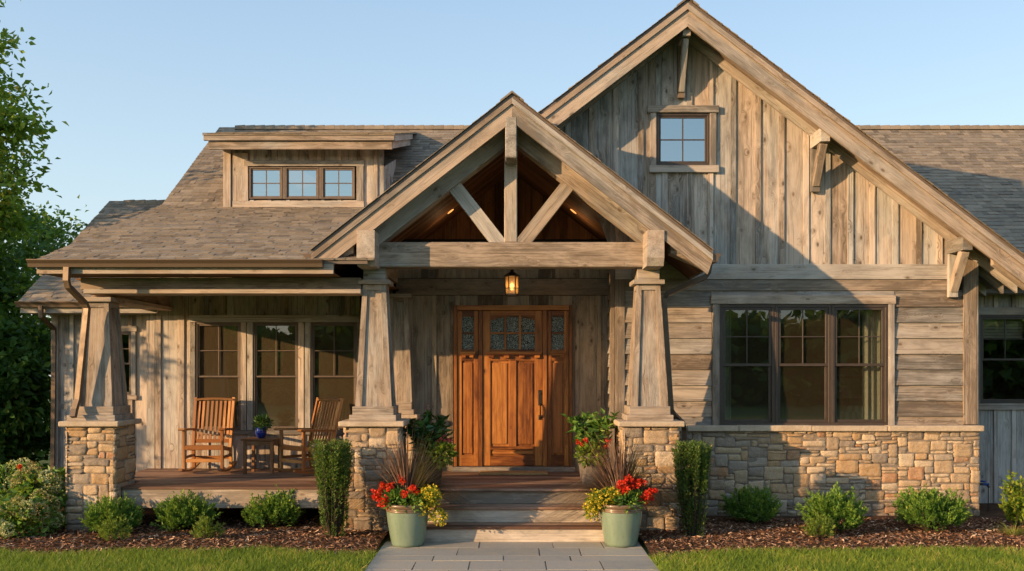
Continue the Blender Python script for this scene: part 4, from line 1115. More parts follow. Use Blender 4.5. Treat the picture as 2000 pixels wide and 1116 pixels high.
# side table
tb=empty('side_table',(PX(511,13.85),13.9,DECK+.001),R(-4),'small square brown wood side table between the rocking chairs','table')
mb=MB()
for k in range(5): mb.bb(-.25,.25,-.235+.095*k,-.235+.095*k+.088,.49,.515,ch=.004)
mb.build('tabletop',M['table'],tb)
for sx in (-1,1):
    for sy in (-1,1):
        mb=MB(); mb.bb(sx*.20-.022,sx*.20+.022,sy*.18-.022,sy*.18+.022,0,.488); mb.build('leg',M['table'],tb)
mb=MB(); mb.bb(-.177,.177,-.195,-.175,.42,.487); mb.bb(-.177,.177,.175,.195,.42,.487); mb.bb(-.21,-.19,-.155,.155,.42,.487); mb.bb(.19,.21,-.155,.155,.42,.487); mb.build('apron',M['table'],tb)

# ================================================================ plants
def fast_mesh(name,verts,faces_n,rnd,mat,parent=None,nv=4):
    """verts (N,nv,3) array -> one face per leaf"""
    N=len(verts); me=bpy.data.meshes.new(name)
    V=verts.reshape(-1,3).astype(np.float32); me.vertices.add(len(V)); me.vertices.foreach_set('co',V.ravel())
    fi=np.asarray(faces_n); k=fi.shape[1]; nf=fi.shape[0]
    idx=(np.arange(N)[:,None,None]*nv+fi[None]).reshape(-1)
    me.loops.add(len(idx)); me.loops.foreach_set('vertex_index',idx.astype(np.int32))
    me.polygons.add(N*nf); me.polygons.foreach_set('loop_start',(np.arange(N*nf)*k).astype(np.int32)); 
    me.update(calc_edges=True)
    a=me.attributes.new('rnd','FLOAT','FACE'); a.data.foreach_set('value',np.repeat(rnd,nf).astype(np.float32))
    me.materials.append(mat); o=bpy.data.objects.new(name,me); COL.objects.link(o)
    if parent is not None: o.parent=parent
    return o
def norm(a): return a/np.maximum(np.linalg.norm(a,axis=-1,keepdims=True),1e-9)
def leaves(name,Pt,D,L,W,rnd,mat,parent=None,fold=.18,droop=.15,wide=.45):
    """leaf = two folded triangles pairs: base, side, tip, side"""
    N=len(Pt); D=norm(D); rv=norm(RNG.normal(size=(N,3))+np.array([0,0,.8])); S=norm(np.cross(D,rv)); Nn=np.cross(S,D)
    L=np.broadcast_to(np.asarray(L,float),(N,))[:,None]; W=np.broadcast_to(np.asarray(W,float),(N,))[:,None]
    base=Pt; tip=Pt+D*L-Nn*L*droop; m=Pt+D*L*wide
    l=m+S*W*.5+Nn*W*fold; r=m-S*W*.5+Nn*W*fold
    return fast_mesh(name,np.stack([base,l,tip,r],1),[(0,1,2),(0,2,3)],rnd,mat,parent)
def blades(name,Pt,D,L,W,rnd,mat,parent=None,droop=.6,segs=4):
    N=len(Pt); D=norm(D); up=np.array([0,0,1.]); S=norm(np.cross(D,up)+1e-4)
    L=np.asarray(L)[:,None]; W=np.broadcast_to(np.asarray(W,float),(N,))[:,None]; dr=np.broadcast_to(np.asarray(droop,float),(N,))[:,None]
    rows=[]
    for k in range(segs+1):
        t=k/segs; c=Pt+D*L*t; c=c-up*L*dr*(t**2.2); hz=D*np.array([1,1,0]); c=c+norm(hz+1e-5)*L*dr*.45*t*t
        w=W*(1-t**1.5*.92)*.5; rows+= [c-S*w,c+S*w]
    V=np.stack(rows,1); fc=[(2*k,2*k+1,2*k+3,2*k+2) for k in range(segs)]
    return fast_mesh(name,V,fc,rnd,mat,parent,nv=2*(segs+1))

def sprig_shrub(name,loc,rx,ry,h,nspr,label,mat='box_leaf',cat='shrub',group=None,leaf=.042,per=26,pale=None,spr=.19):
    root=empty(name,loc,0,label,cat,group)
    lump=RNG.uniform(0,6.28,5)
    Ps=[];Ds=[];Rn=[]; tw=MB()
    for i in range(nspr):
        th=RNG.uniform(0,2*math.pi); ph=math.acos(RNG.uniform(-.15,1)); rr=RNG.uniform(.45,1)**.6
        k=1+.12*math.sin(3*th+lump[0])+.1*math.sin(2*th+4*ph+lump[1])+.09*math.sin(5*th-3*ph+lump[2])
        d=np.array([math.sin(ph)*math.cos(th),math.sin(ph)*math.sin(th),math.cos(ph)])
        base=np.array([d[0]*rx*k*rr,d[1]*ry*k*rr,max(.02,h*.40+d[2]*h*.60*k*rr-.02)])
        sd=d*.75+np.array([0,0,.65])+RNG.normal(size=3)*.22; sd/=np.linalg.norm(sd); sl=spr*RNG.uniform(.55,1.25)*(.7+.5*rr)
        b0=base-sd*sl*.5
        t=RNG.uniform(0,1,per); ls=RNG.normal(size=(per,3)); ls-= (ls@sd)[:,None]*sd; ls=norm(ls)
        Ps.append(b0+sd*sl*t[:,None]+ls*.006); Ds.append(ls*(.85-.5*t[:,None])+sd*(.45+.7*t[:,None])); Rn.append(np.clip(.2+.45*t*rr+RNG.normal(0,.13,per)+.12*rr+RNG.normal(0,.06),0,1))
        if i%4==0: tw.tube([(0+RNG.uniform(-.02,.02),RNG.uniform(-.02,.02),.0),tuple(b0*.6),tuple(b0)],[.006,.004,.002],4,cap=False)
    Ps=np.concatenate(Ps);Ds=np.concatenate(Ds);Rn=np.concatenate(Rn); Ps[:,2]=np.maximum(Ps[:,2],.01)
    leaves('foliage',Ps,Ds,RNG.uniform(.7,1.3,len(Ps))*leaf,leaf*.42,Rn,M[mat],root)
    tw.build('twigs',M['bark'],root,recalc=False)
    return root
def gnd(px,py): d=F*H/(py-726.0); return (PX(px,d),d,.02)
SH='low rounded green shrubs in the mulch beds'
def bx(px,py,w,h,label,n=260,mat='box_leaf',**k):
    x,y,_=gnd(px,py); s=F/y; y+=w/s*.35
    return sprig_shrub('boxwood_shrub',(x*y/(y-w/s*.35),y,.03),w/s*.5*.84,w/s*.43,h/s*.86,n,label,mat,group=SH,**k)
bx(217,1056,112,72,'round green shrub in front of the leftmost stone pillar')
bx(366,1050,122,74,'spreading green shrub in the mulch below the porch skirt, beside a small yellowish shrub',280)
bx(535,1045,124,80,'round green shrub below the porch skirt, next left of the tall clipped shrub',290)
bx(1469,1036,114,76,'dark green shrub before the shaded part of the long stone wall')
bx(1630,1056,124,94,'middle green shrub of three along the long stone wall, yellow green at its front',290)
bx(1818,1052,150,90,'widest green shrub at the right end of the long stone wall',360)
def small(px,py,w,h,label,mat='box_leaf2',n=80):
    x,y,_=gnd(px,py); s=F/y
    return sprig_shrub('small_shrub',(x,y,.02),w/s*.46,w/s*.4,h/s,n,label,mat,leaf=.028,per=20,spr=.11)
small(402,1061,54,46,'small yellowish shrub in the mulch before the spreading shrub below the porch')
small(1600,1060,54,48,'small yellow green shrub in front of the middle shrub by the long stone wall')
small(222,1064,60,46,'small light green shrub in front of the shrub by the leftmost pillar')
small(88,1050,60,60,'small rusty orange perennial among the hydrangeas')
# clipped columnar hollies, wider at the flat top
def pencil(px,py,wt,wb,h,label):
    x,y,_=gnd(px,py); s=F/y; root=empty('columnar_holly',(x,y,.0),0,label,'shrub','tall clipped columnar shrubs beside the pillars')
    rt=wt/s/2; rb=wb/s/2; hh=h/s; Ps=[];Ds=[];Rn=[]; tw=MB()
    for i in range(300):
        th=RNG.uniform(0,6.283); q=math.sqrt(RNG.uniform(.1,1))*RNG.uniform(.9,1.14); c,sn=math.cos(th),math.sin(th)
        z1=hh*RNG.uniform(.86,1.03) if RNG.uniform()<.7 else hh*RNG.uniform(.35,.9)
        z0=z1-hh*RNG.uniform(.25,.5); z0=max(.03,z0)
        rad=lambda z:(lerp(rb,rt,min(1,(z/hh))**.8)*(1+.07*math.sin(4*th+7*z)))*q
        per=58; t=RNG.uniform(0,1,per)**.9; z=z0+(z1-z0)*t; rr=np.array([rad(v) for v in z])
        w=RNG.normal(size=(per,3))*np.array([1,1,.25]); w=norm(w)
        P0=np.stack([rr*c,rr*sn,z],1)+w*.012
        Ps.append(P0); Ds.append(w*.7+np.array([c*.25,sn*.25,.75])); Rn.append(np.clip(RNG.normal(.42,.18,per)+.15*(t>.85)+.1*(q>.85)-.25*(q<.6),0,1))
        if i%4==0: tw.tube([(c*.03,sn*.03,0),(rad(.3)*c*.8,rad(.3)*sn*.8,.3),(rad(z1)*c*.9,rad(z1)*sn*.9,z1-.03)],[.009,.006,.003],4,cap=False)
    Ps=np.concatenate(Ps);Ds=np.concatenate(Ds);Rn=np.concatenate(Rn)
    leaves('foliage',Ps,Ds,RNG.uniform(.022,.04,len(Ps)),.015,Rn,M['pencil_leaf'],root); tw.build('stems',M['bark'],root,recalc=False)
pencil(651,1056,74,38,192,'tall clipped green shrub with flat top before the left entry pillar')
pencil(1352,1054,68,36,186,'tall clipped green shrub with flat top before the right entry pillar and wall')

# ---- flowers
def petal_ball(cs,r,n,up=.5):
    """petals round centres cs (K,3) -> P,D arrays"""
    K=len(cs); d=norm(RNG.normal(size=(K,n,3))+np.array([0,-.15,up])); P_=cs[:,None,:]+d*r*.25
    return P_.reshape(-1,3),d.reshape(-1,3)
def foliage_clump(c,r,n,zs=1.0):
    d=norm(RNG.normal(size=(n,3))+np.array([0,0,.35])); q=RNG.uniform(.25,1,n)[:,None]**.6
    return np.asarray(c)+d*q*np.array([r,r,r*zs]), d+RNG.normal(size=(n,3))*.35+np.array([0,0,.15])
def pot_profile(rt,rb,h,foot=.0):
    out=[]
    for k in range(13):
        t=k/12; r=lerp(rb,rt*.96,min(1,1-(1-t)**1.4)); out.append((r,h*.86*t))
    return out
def celadon(loc,label,mirror,seed):
    root=empty('flower_planter',loc,0,label,'planter','celadon planters on the path by the steps'); root.scale=(1.12,1.12,1.09)
    s=mirror
    mb=MB(); mb.lathe([(0,.004),(.16,0)]+pot_profile(.235,.168,.455)[0:],n=40); mb.build('pot',M['celadon'],root,smooth=True,recalc=False)
    mb=MB(); mb.lathe([(.224,.374),(.231,.38),(.231,.389),(.226,.393),(.232,.398),(.232,.408),(.227,.412),(.236,.42),(.246,.43),(.248,.452),(.243,.464),(.228,.464),(.216,.45),(.21,.40)],n=40); mb.build('rim',M['rim'],root,smooth=True,recalc=False)
    mb=MB(); mb.lathe([(0,.435),(.213,.43)],n=24); mb.build('soil',M['soil'],root,recalc=False)
    # dark fountain grass at the back
    n=1100; a=RNG.uniform(0,6.28,n); q=RNG.uniform(0,1,n)**.7
    base=np.stack([.11*np.cos(a)*q-s*.01,.09+.07*np.sin(a)*q,np.full(n,.44)],1); lean=RNG.uniform(.12,1.3,n)
    D=np.stack([np.cos(a)*lean*.95,np.where(np.sin(a)>0,np.sin(a)*lean*.8,np.sin(a)*lean*.28),np.ones(n)],1)
    blades('fountain_grass',base,D,RNG.uniform(.55,1.0,n),RNG.uniform(.008,.016,n),np.clip(RNG.normal(.5,.25,n),0,1),M['fountain'],root,droop=np.where(np.sin(a)<-.2,RNG.uniform(.05,.3,n),RNG.uniform(.5,1.25,n)),segs=7)
    # green foliage under the flowers
    Ps=[];Ds=[]
    for c,r,m in (((-.12,-.08,.50),.13,240),((.05,-.14,.48),.13,220),((.14,-.03,.50),.12,200),((-.02,.02,.52),.12,160),((-.2,0,.5),.1,120)):
        p,d=foliage_clump(c,r,m,.8); Ps.append(p); Ds.append(d)
    Ps=np.concatenate(Ps);Ds=np.concatenate(Ds); leaves('foliage',Ps,Ds,RNG.uniform(.04,.075,len(Ps)),.026,RNG.uniform(0,1,len(Ps)),M['mid_leaf'],root)
    # yellow trailing flowers on the inner/left side
    yl=Vector((.22*s if s>0 else -.2,-.08,.44)); 
    Ps=[];Ds=[];C=[]
    for k in range(12):
        c=np.array([yl.x+RNG.uniform(-.13,.15),yl.y+RNG.uniform(-.1,.1),yl.z+RNG.uniform(-.15,.15)]); p,d=foliage_clump(c,.08,85,.9); Ps.append(p);Ds.append(d)
        C.append(c+norm(RNG.normal(size=(22,3))+np.array([0,-.5,.4]))*.095)
    Ps=np.concatenate(Ps);Ds=np.concatenate(Ds); leaves('trailing_foliage',Ps,Ds,RNG.uniform(.025,.05,len(Ps)),.018,RNG.uniform(.2,1,len(Ps)),M['lime_leaf'],root)
    C=np.concatenate(C); p,d=petal_ball(C,.012,6); leaves('yellow_flowers',p,d,.02,.016,RNG.uniform(0,1,len(p)),M['yellow'],root,fold=.05)
    # red blooms
    if s>0: spots=[(-.30,-.10,.58),(-.26,-.05,.66),(-.22,-.14,.52),(-.18,-.08,.64),(-.33,-.04,.52),(.06,-.10,.62),(.11,-.12,.57),(-.06,-.05,.72),(-.20,-.1,.45),(.0,-.15,.57),(-.27,-.12,.48)]
    else: spots=[(-.02,-.12,.66),(.05,-.12,.71),(.10,-.08,.64),(.20,-.08,.68),(.27,-.10,.57),(.24,-.13,.53),(.30,-.05,.52),(.02,-.14,.60),(.15,-.02,.70),(.32,-.06,.60)]
    for c in spots:
        fl=[]; C=np.array([c])+RNG.normal(size=(8,3))*.019; p,d=petal_ball(C,.032,15)
        leaves('red_flower',p,d,RNG.uniform(.022,.034,len(p)),.026,RNG.uniform(0,1,len(p)),M['red'],root,fold=.1)
    mb=MB()
    for c in spots: mb.tube([(c[0]*.4,c[1]*.4,.44),(c[0]*.8,c[1]*.8,c[2]*.6+.16),(c[0],c[1],c[2]-.01)],.003,4,cap=False)
    mb.build('flower_stems',M['stem'],root,recalc=False)
    return root
celadon((PX(796,11.2),11.22,.012),'pale green glazed planter left of the steps with red flowers and dark grass',1,1)
celadon((PX(1213,11.2),11.22,.012),'pale green glazed planter right of the steps with yellow flowers on its left side',-1,2)
def dark_planter(loc,label,lime,s,potm):
    root=empty('leafy_planter',loc,0,label,'planter')
    mb=MB(); mb.lathe([(0,.004),(.14,0),(.15,.02),(.195,.34),(.21,.345),(.214,.38),(.20,.385),(.19,.36)],n=36); mb.build('pot',M[potm],root,smooth=True,recalc=False,autosm=40)
    mb=MB(); mb.lathe([(0,.355),(.191,.35)],n=20); mb.build('soil',M['soil'],root,recalc=False)
    Ps=[];Ds=[]; tw=MB()
    for k in range(26):
        a=RNG.uniform(0,6.28); ln=RNG.uniform(.2,.55); top=np.array([math.cos(a)*RNG.uniform(.1,.34),math.sin(a)*.22,.36+ln])
        if k<3: top=np.array([(.09,.16,.05)[k]*s,.0,(.98,.92,.86)[k]])
        b=np.array([0.03*math.cos(a),.03*math.sin(a),.36]); tw.tube([tuple(b),tuple((b+top)/2+np.array([0,0,.04])),tuple(top)],[.008,.006,.004],5,cap=False)
        m=int(15+ln*26); t=RNG.uniform(.12,1,m)[:,None]; d=RNG.normal(size=(m,3)); d[:,2]=np.abs(d[:,2])*.4+.25*t[:,0]; Ps.append(b+(top-b)*t); Ds.append(d)
    Ps=np.concatenate(Ps);Ds=np.concatenate(Ds); leaves('leafy_stems',Ps,Ds,RNG.uniform(.09,.16,len(Ps)),RNG.uniform(.045,.07,len(Ps)),RNG.uniform(0,1,len(Ps)),M['mid_leaf' if lime else 'big_leaf'],root,droop=.25)
    tw.build('stems',M['stem'],root,recalc=False)
    p1,d1=foliage_clump((.17 if not lime else -.04,-.17,.40),.18,330,.8); leaves('lime_foliage',p1,d1,RNG.uniform(.05,.09,len(p1)),.045,RNG.uniform(0,1,len(p1)),M['lime_leaf'],root)
    cs=[(.15,-.15,.56),(.22,-.12,.55),(.27,-.1,.58),(.19,-.16,.59)] if not lime else [(-.15,-.15,.53),(-.10,-.17,.58),(-.19,-.12,.55),(.17,-.14,.52),(.20,-.12,.58)]
    for c in cs:
        C=np.array([c])+RNG.normal(size=(6,3))*.018; p,d=petal_ball(C,.02,10); leaves('flower',p,d,.027,.022,RNG.uniform(0,1,len(p)),M['red' if lime else 'coral'],root)
    if not lime:
        c=np.array([[-.03,.02,.94]])+RNG.normal(size=(60,3))*np.array([.012,.012,.06]); leaves('pink_spike',c,RNG.normal(size=(60,3))+np.array([0,0,1]),.03,.014,RNG.uniform(0,1,60),M['pinkspike'],root)
    return root
dark_planter((PX(838,12.5),12.6,DECK+.003),'charcoal pot of dark glossy leaves and pink flowers left of the front door',False,-.2,'darkpot')
dark_planter((PX(1158,12.5),12.6,DECK+.003),'grey pot of bright green leaves and red flowers right of the front door',True,1,'greypot')
bp=empty('blue_flowerpot',(PX(508,13.85),13.9,DECK+.517),0,'small cobalt blue pot with a leafy plant on the side table','flowerpot')
mb=MB(); mb.lathe([(0,.003),(.05,0),(.07,.03),(.085,.08),(.08,.125),(.078,.14),(.088,.15),(.084,.155),(.07,.15),(.07,.12)],n=28); mb.build('pot',M['bluepot'],bp,smooth=True,recalc=False)
mb=MB(); mb.lathe([(0,.135),(.071,.132)],n=16); mb.build('soil',M['soil'],bp,recalc=False)
p,d=foliage_clump((0,0,.2),.10,130,.9); p2,d2=foliage_clump((.06,-.02,.24),.08,50,1.2); p=np.concatenate([p,p2]); d=np.concatenate([d,d2]); p[:,2]=np.maximum(p[:,2],.15)
leaves('leaves',p,d,RNG.uniform(.05,.09,len(p)),.03,RNG.uniform(0,1,len(p)),M['big_leaf'],bp)
p=np.array([[.0,-.02,.16]]*14); leaves('tall_leaves',p+RNG.normal(size=p.shape)*.02,RNG.normal(size=p.shape)*.5+np.array([.2,0,1]),RNG.uniform(.12,.2,14),.025,RNG.uniform(.4,1,14),M['mid_leaf'],bp)

# hydrangeas at the left edge
def hydrangea(loc,r,h,heads,label,hm='hyd_flower'):
    root=empty('hydrangea_bush',loc,0,label,'hydrangea','hydrangeas at the left edge')
    n=int(900*r*h/.3); th=RNG.uniform(0,6.28,n); q=RNG.uniform(.35,1,n)**.5; z=RNG.uniform(.05,1,n)
    prof=np.sqrt(np.clip(1-(np.abs(z-.45)/.62)**2.2,0,1))
    Pp=np.stack([np.cos(th)*q*r*prof,np.sin(th)*q*r*prof,z*h],1); D=np.stack([np.cos(th),np.sin(th),.35+RNG.normal(size=n)*.4],1)+RNG.normal(size=(n,3))*.3
    leaves('foliage',Pp,D,RNG.uniform(.07,.13,n),RNG.uniform(.045,.07,n),RNG.uniform(0,1,n),M['mid_leaf'],root,droop=.3)
    st=MB()
    for k in range(int(heads*1.25)):
        a=RNG.uniform(-2.9,.4); zz=RNG.uniform(.35,1.05); rr=r*math.sqrt(max(.05,1-((zz-.45)/.66)**2))*RNG.uniform(.75,1.05)
        c=np.array([math.cos(a)*rr,math.sin(a)*rr,zz*h]); rad=RNG.uniform(.065,.10)
        d=norm(RNG.normal(size=(240,3))); p=c+d*rad*np.array([1,1,1.15])
        leaves('flower_head',p,d+RNG.normal(size=(240,3))*.8,.026,.024,np.clip(RNG.normal(RNG.uniform(.15,1.0),.12,240),0,1),M[hm],root,fold=.05)
        st.tube([(0,0,0),(c[0]*.5,c[1]*.5,c[2]*.6),tuple(c)],.005,4,cap=False)
    st.build('stems',M['stem'],root,recalc=False)
hydrangea((PX(85,12.2),12.25,0),.42,.78,13,'hydrangea with pale green flower heads against the left pillar')
hydrangea((PX(5,12.4),12.6,0),.52,.80,12,'hydrangea with tawny flower heads, farthest left of the house')
hydrangea((PX(30,11.6),11.75,0),.40,.48,9,'low hydrangea with yellowish heads in front at the left edge')
rp=empty('red_flower_stem',(PX(40,12.0),12.0,0),0,'single red bloom standing above the hydrangeas at the left','flower')
c=np.array([[0,0,.86]])+RNG.normal(size=(8,3))*.016; p,d=petal_ball(c,.02,12); leaves('bloom',p,d,.028,.02,RNG.uniform(0,1,len(p)),M['red'],rp)
mb=MB(); mb.tube([(0,0,0),(.01,0,.4),(0,0,.86)],.004,4); mb.build('stem',M['stem'],rp)
# right edge plants
def leafy_bush(loc,r,h,label,mat,n=900):
    root=empty('leafy_shrub',loc,0,label,'shrub'); Ps=[];Ds=[];tw=MB()
    for k in range(26):
        a=RNG.uniform(0,6.28); e=RNG.uniform(.2,1); top=np.array([math.cos(a)*r*e,math.sin(a)*r*e,h*RNG.uniform(.55,1.05)*(1.1-.35*e)]); b=np.array([math.cos(a)*.04,math.sin(a)*.04,0])
        m=n//26; t=RNG.uniform(.3,1,m)[:,None]; d=RNG.normal(size=(m,3))+np.array([0,0,.5]); Ps.append(b+(top-b)*t+RNG.normal(size=(m,3))*.015); Ds.append(d); tw.tube([tuple(b),tuple((b+top)*.5+np.array([0,0,.05])),tuple(top)],[.007,.005,.003],4,cap=False)
    Ps=np.concatenate(Ps);Ds=np.concatenate(Ds); leaves('foliage',Ps,Ds,RNG.uniform(.05,.09,len(Ps)),.035,RNG.uniform(0,1,len(Ps)),M[mat],root); tw.build('stems',M['stem'],root,recalc=False)
leafy_bush((PX(1990,12.4),12.4,0),.30,.72,'bright yellow green leafy shrub at the right edge','lime_leaf',1000)
gg=empty('gold_grass_tuft',(PX(1992,11.6),11.75,0),0,'golden grass tuft below the bright shrub at the right edge','ornamental grass')
n=160; a=RNG.uniform(0,6.28,n); le=RNG.uniform(.2,1.1,n)
blades('blades',np.stack([.04*np.cos(a),.04*np.sin(a),np.zeros(n)],1),np.stack([np.cos(a)*le,np.sin(a)*le,np.ones(n)],1),RNG.uniform(.2,.42,n),.008,RNG.uniform(0,1,n),M['gold_grass'],gg,droop=.5,segs=4)
# hose tap by the corner
M['tapblue']=rough_mat('blue_plastic',(.02,.06,.25),(.03,.08,.3),40,rough=.4,bump=.05,spec=.4)
tp=empty('hose_tap',(PX(1929,13.6),13.72,PZ(948,13.6)),0,'blue handled outdoor hose tap beside the right corner of the stone wall','tap')
mb=MB(); mb.tube([(-.09,0,0),(.02,0,0),(.055,-.01,-.01),(.07,-.02,-.05)],.017,8); mb.tube([(.06,-.02,-.05),(.06,-.02,-.6)],.008,6); mb.build('spout',M['blackmetal'],tp)
mb=MB(); mb.lathe([(0,.03),(.035,.03),(.045,.04),(.035,.052),(0,.052)],(0,0,0),10); mb.tube([(-.01,0,0),(.07,-.02,.0)],.02,8); mb.build('handle',M['tapblue'],tp)

# ================================================================ inside the big window
def curtain(x0,x1,y,z0,z1,label):
    mb=MB(); nx=60; V=[];G=[]
    for j in range(2):
        for i in range(nx+1):
            t=i/nx; x=lerp(x0,x1,t); V.append((x,y+.035*math.sin(t*math.pi*2*(x1-x0)/.085)+.01*math.sin(t*31),(z0,z1)[j])); G.append((x*1.0,0,0))
    mb.poly(V,[(i,i+1,nx+2+i,nx+1+i) for i in range(nx)],G,.5)
    o=mb.build('curtain',M['curtain'],None,smooth=True,recalc=False); tag(o,label,'curtain')
curtain(PX(1683,YG+.2),PX(1722,YG+.2)+.05,YG+.16,.7,3.05,'pale sage curtain gathered at the right side of the large window')
curtain(PX(1405,YG+.2),PX(1425,YG+.2),YG+.16,.7,3.05,'pale sage curtain at the shaded left side of the large window')
ac=empty('armchair',(PX(1685,14.1),14.05,.56),R(-25),'striped upholstered armchair behind the right pane of the large window','armchair')
mb=MB(); mb.bb(-.36,.36,.2,.36,.25,.92,ch=.07); mb.bb(-.27,.27,.22,.34,.7,1.0,ch=.055); mb.build('backrest',M['stripe'],ac,smooth=True)
mb=MB(); mb.bb(-.3,.3,-.3,.2,.25,.46,ch=.06); mb.build('seat',M['stripe'],ac,smooth=True)
for s in (-1,1):
    mb=MB(); mb.bb(s*.36-.08,s*.36+.08,-.32,.25,.12,.62,ch=.06); mb.build('armrest',M['stripe'],ac,smooth=True)
for s in (-1,1):
    for t in (-1,1): mb=MB(); mb.bb(s*.3-.025,s*.3+.025,t*.26-.025,t*.26+.025,0,.14); mb.build('leg',M['table'],ac)
pf=empty('framed_picture',(PX(1652,16.8),16.86,PZ(772,16.8)+.12),0,'pale framed picture on the far wall inside the large window','picture')
mb=MB(); mb.bb(-.3,.3,-.02,.02,-.22,.22); mb.build('picture_frame',M['table'],pf)
mb=MB(); mb.bb(-.26,.26,-.024,-.021,-.18,.18,ch=0); mb.build('print',M['shade'],pf)
mb=MB(); 
for k in range(7): mb.bb(rw[0]+.05,rw[1]-.05,YR+.12,YR+.13,rw[3]-.06-.045*k-.02,rw[3]-.06-.045*k+.018,ch=.002)
tag(mb.build('window_blind',M['shade']),'pale slatted blind drawn partway in the dark window of the right wing','blind')

# ================================================================ ground
mb=MB(); S_=400
mb.face([(-S_,-S_,-.012),(S_,-S_,-.012),(S_,S_,-.012),(-S_,S_,-.012)]); tag(mb.build('ground',M['ground'],recalc=False),kind='structure')
def edge_l(x): return 10.80+.10*math.sin(x*1.7+1)+.07*math.sin(x*3.9)
def edge_r(x): return 10.52+.42*(1-math.exp(-max(0,x-1.5)*.9))+.05*math.sin(x*2.9)
def moundz(x,y,e): 
    t=max(0,min(1,(y-e)/.5)); return .004+.045*(t*t*(3-2*t))+.012*mnoise.noise(Vector((x*2,y*2,0)))*t
def bed(name,x0,x1,edge,y1):
    mb=MB(); nx,ny=90,26; V=[]
    for j in range(ny+1):
        for i in range(nx+1):
            x=lerp(x0,x1,i/nx); e=edge(x); y=lerp(e,y1,(j/ny)); V.append((x,y,moundz(x,y,e)))
    mb.poly(V,[(j*(nx+1)+i,j*(nx+1)+i+1,(j+1)*(nx+1)+i+1,(j+1)*(nx+1)+i) for j in range(ny) for i in range(nx)]); tag(mb.build(name,M['mulch'],smooth=True,recalc=False),kind='structure')
bed('mulch_bed',-8.5,-1.56,edge_l,14.3); bed('mulch_bed',1.56,9.5,edge_r,14.5)
def chips(x0,x1,edge,y1,n):
    x=RNG.uniform(x0,x1,n); e=np.array([edge(v) for v in x]); y=e-.03+(y1-e)*RNG.uniform(0,1,n)**1.3
    z=np.array([moundz(a,b,c) for a,b,c in zip(x,y,e)])+RNG.uniform(.002,.016,n); th=RNG.uniform(0,6.28,n)
    L=RNG.uniform(.02,.07,n)*.5; W=RNG.uniform(.006,.016,n)*.5
    d=np.stack([np.cos(th),np.sin(th),RNG.normal(0,.28,n)],1); s=np.stack([-np.sin(th),np.cos(th),RNG.normal(0,.45,n)],1); c=np.stack([x,y,z],1)
    return np.stack([c-d*L[:,None]-s*W[:,None],c+d*L[:,None]-s*W[:,None],c+d*L[:,None]+s*W[:,None],c-d*L[:,None]+s*W[:,None]],1)
V=np.concatenate([chips(-7,-1.58,edge_l,13.2,15000),chips(1.58,8,edge_r,13.0,15000)])
tag(fast_mesh('mulch_chips',V,[(0,1,2,3)],RNG.uniform(0,1,len(V)),M['chip']),'brown shredded bark mulch covering the planting beds','mulch',kind='stuff')
# path of bluestone slabs
mb=MB(); y=11.44; rowh=[.40,.46,.30,.46,.6,.46,.4,.6,.46,.4,.5,.46,.6]; k=0
path_x0,path_x1=-1.54,1.54
while y>6.2:
    hgt=rowh[k%len(rowh)]; x=path_x0; k+=1
    while x<path_x1-.01:
        w=U(.42,.95); 
        if path_x1-(x+w)<.3: w=path_x1-x
        e_=lambda:U(-.005,.005)
        zt_=.010+U(-.003,.003); q4=[(x+.006+e_(),y-hgt+.006+e_()),(x+w-.006+e_(),y-hgt+.006+e_()),(x+w-.006+e_(),y-.006+e_()),(x+.006+e_(),y-.006+e_())]
        mb.hexa([(a_,b_,-.05) for a_,b_ in q4],[(a_,b_,zt_) for a_,b_ in q4],gax=0); x+=w
    y-=hgt
mb.bb(path_x0+.01,path_x1-.01,6.2,11.43,-.06,-.008,ch=0,rnd=.1)
pt=mb.build('path',M['paver']); tag(pt,kind='structure')
# lawn blades
def lawn(n,y0,x0=-7.5,x1=7.5):
    out=[]
    x=RNG.uniform(x0,x1,n); y=RNG.uniform(y0,11.3,n)
    e=np.array([edge_l(v) if v<0 else edge_r(v) for v in x]); keep=(y<e+.02+RNG.normal(0,.02,n))&(np.abs(x)>1.545); return x[keep],y[keep]
x,y=lawn(150000,8.6); n=len(x); th=RNG.uniform(0,6.28,n); L=RNG.uniform(.03,.085,n); W=RNG.uniform(.0035,.0075,n)
patch=np.array([mnoise.noise(Vector((a*1.8,b*1.8,3))) for a,b in zip(x,y)])
ln=np.stack([RNG.normal(0,.75,n),RNG.normal(0,.75,n)],1)
b0=np.stack([x,y,np.full(n,-.012)],1); sd=np.stack([np.cos(th),np.sin(th),np.zeros(n)],1)*W[:,None]
tip=b0+np.stack([ln[:,0]*L,ln[:,1]*L,L+.01],1)
V=np.stack([b0-sd,b0+sd,tip],1)
tag(fast_mesh('lawn_grass',V,[(0,1,2)],np.clip(RNG.normal(.5,.22,n)+patch*.35,0,1),M['grass'],nv=3),'short green lawn grass along the front of the mulch beds','grass',kind='stuff')

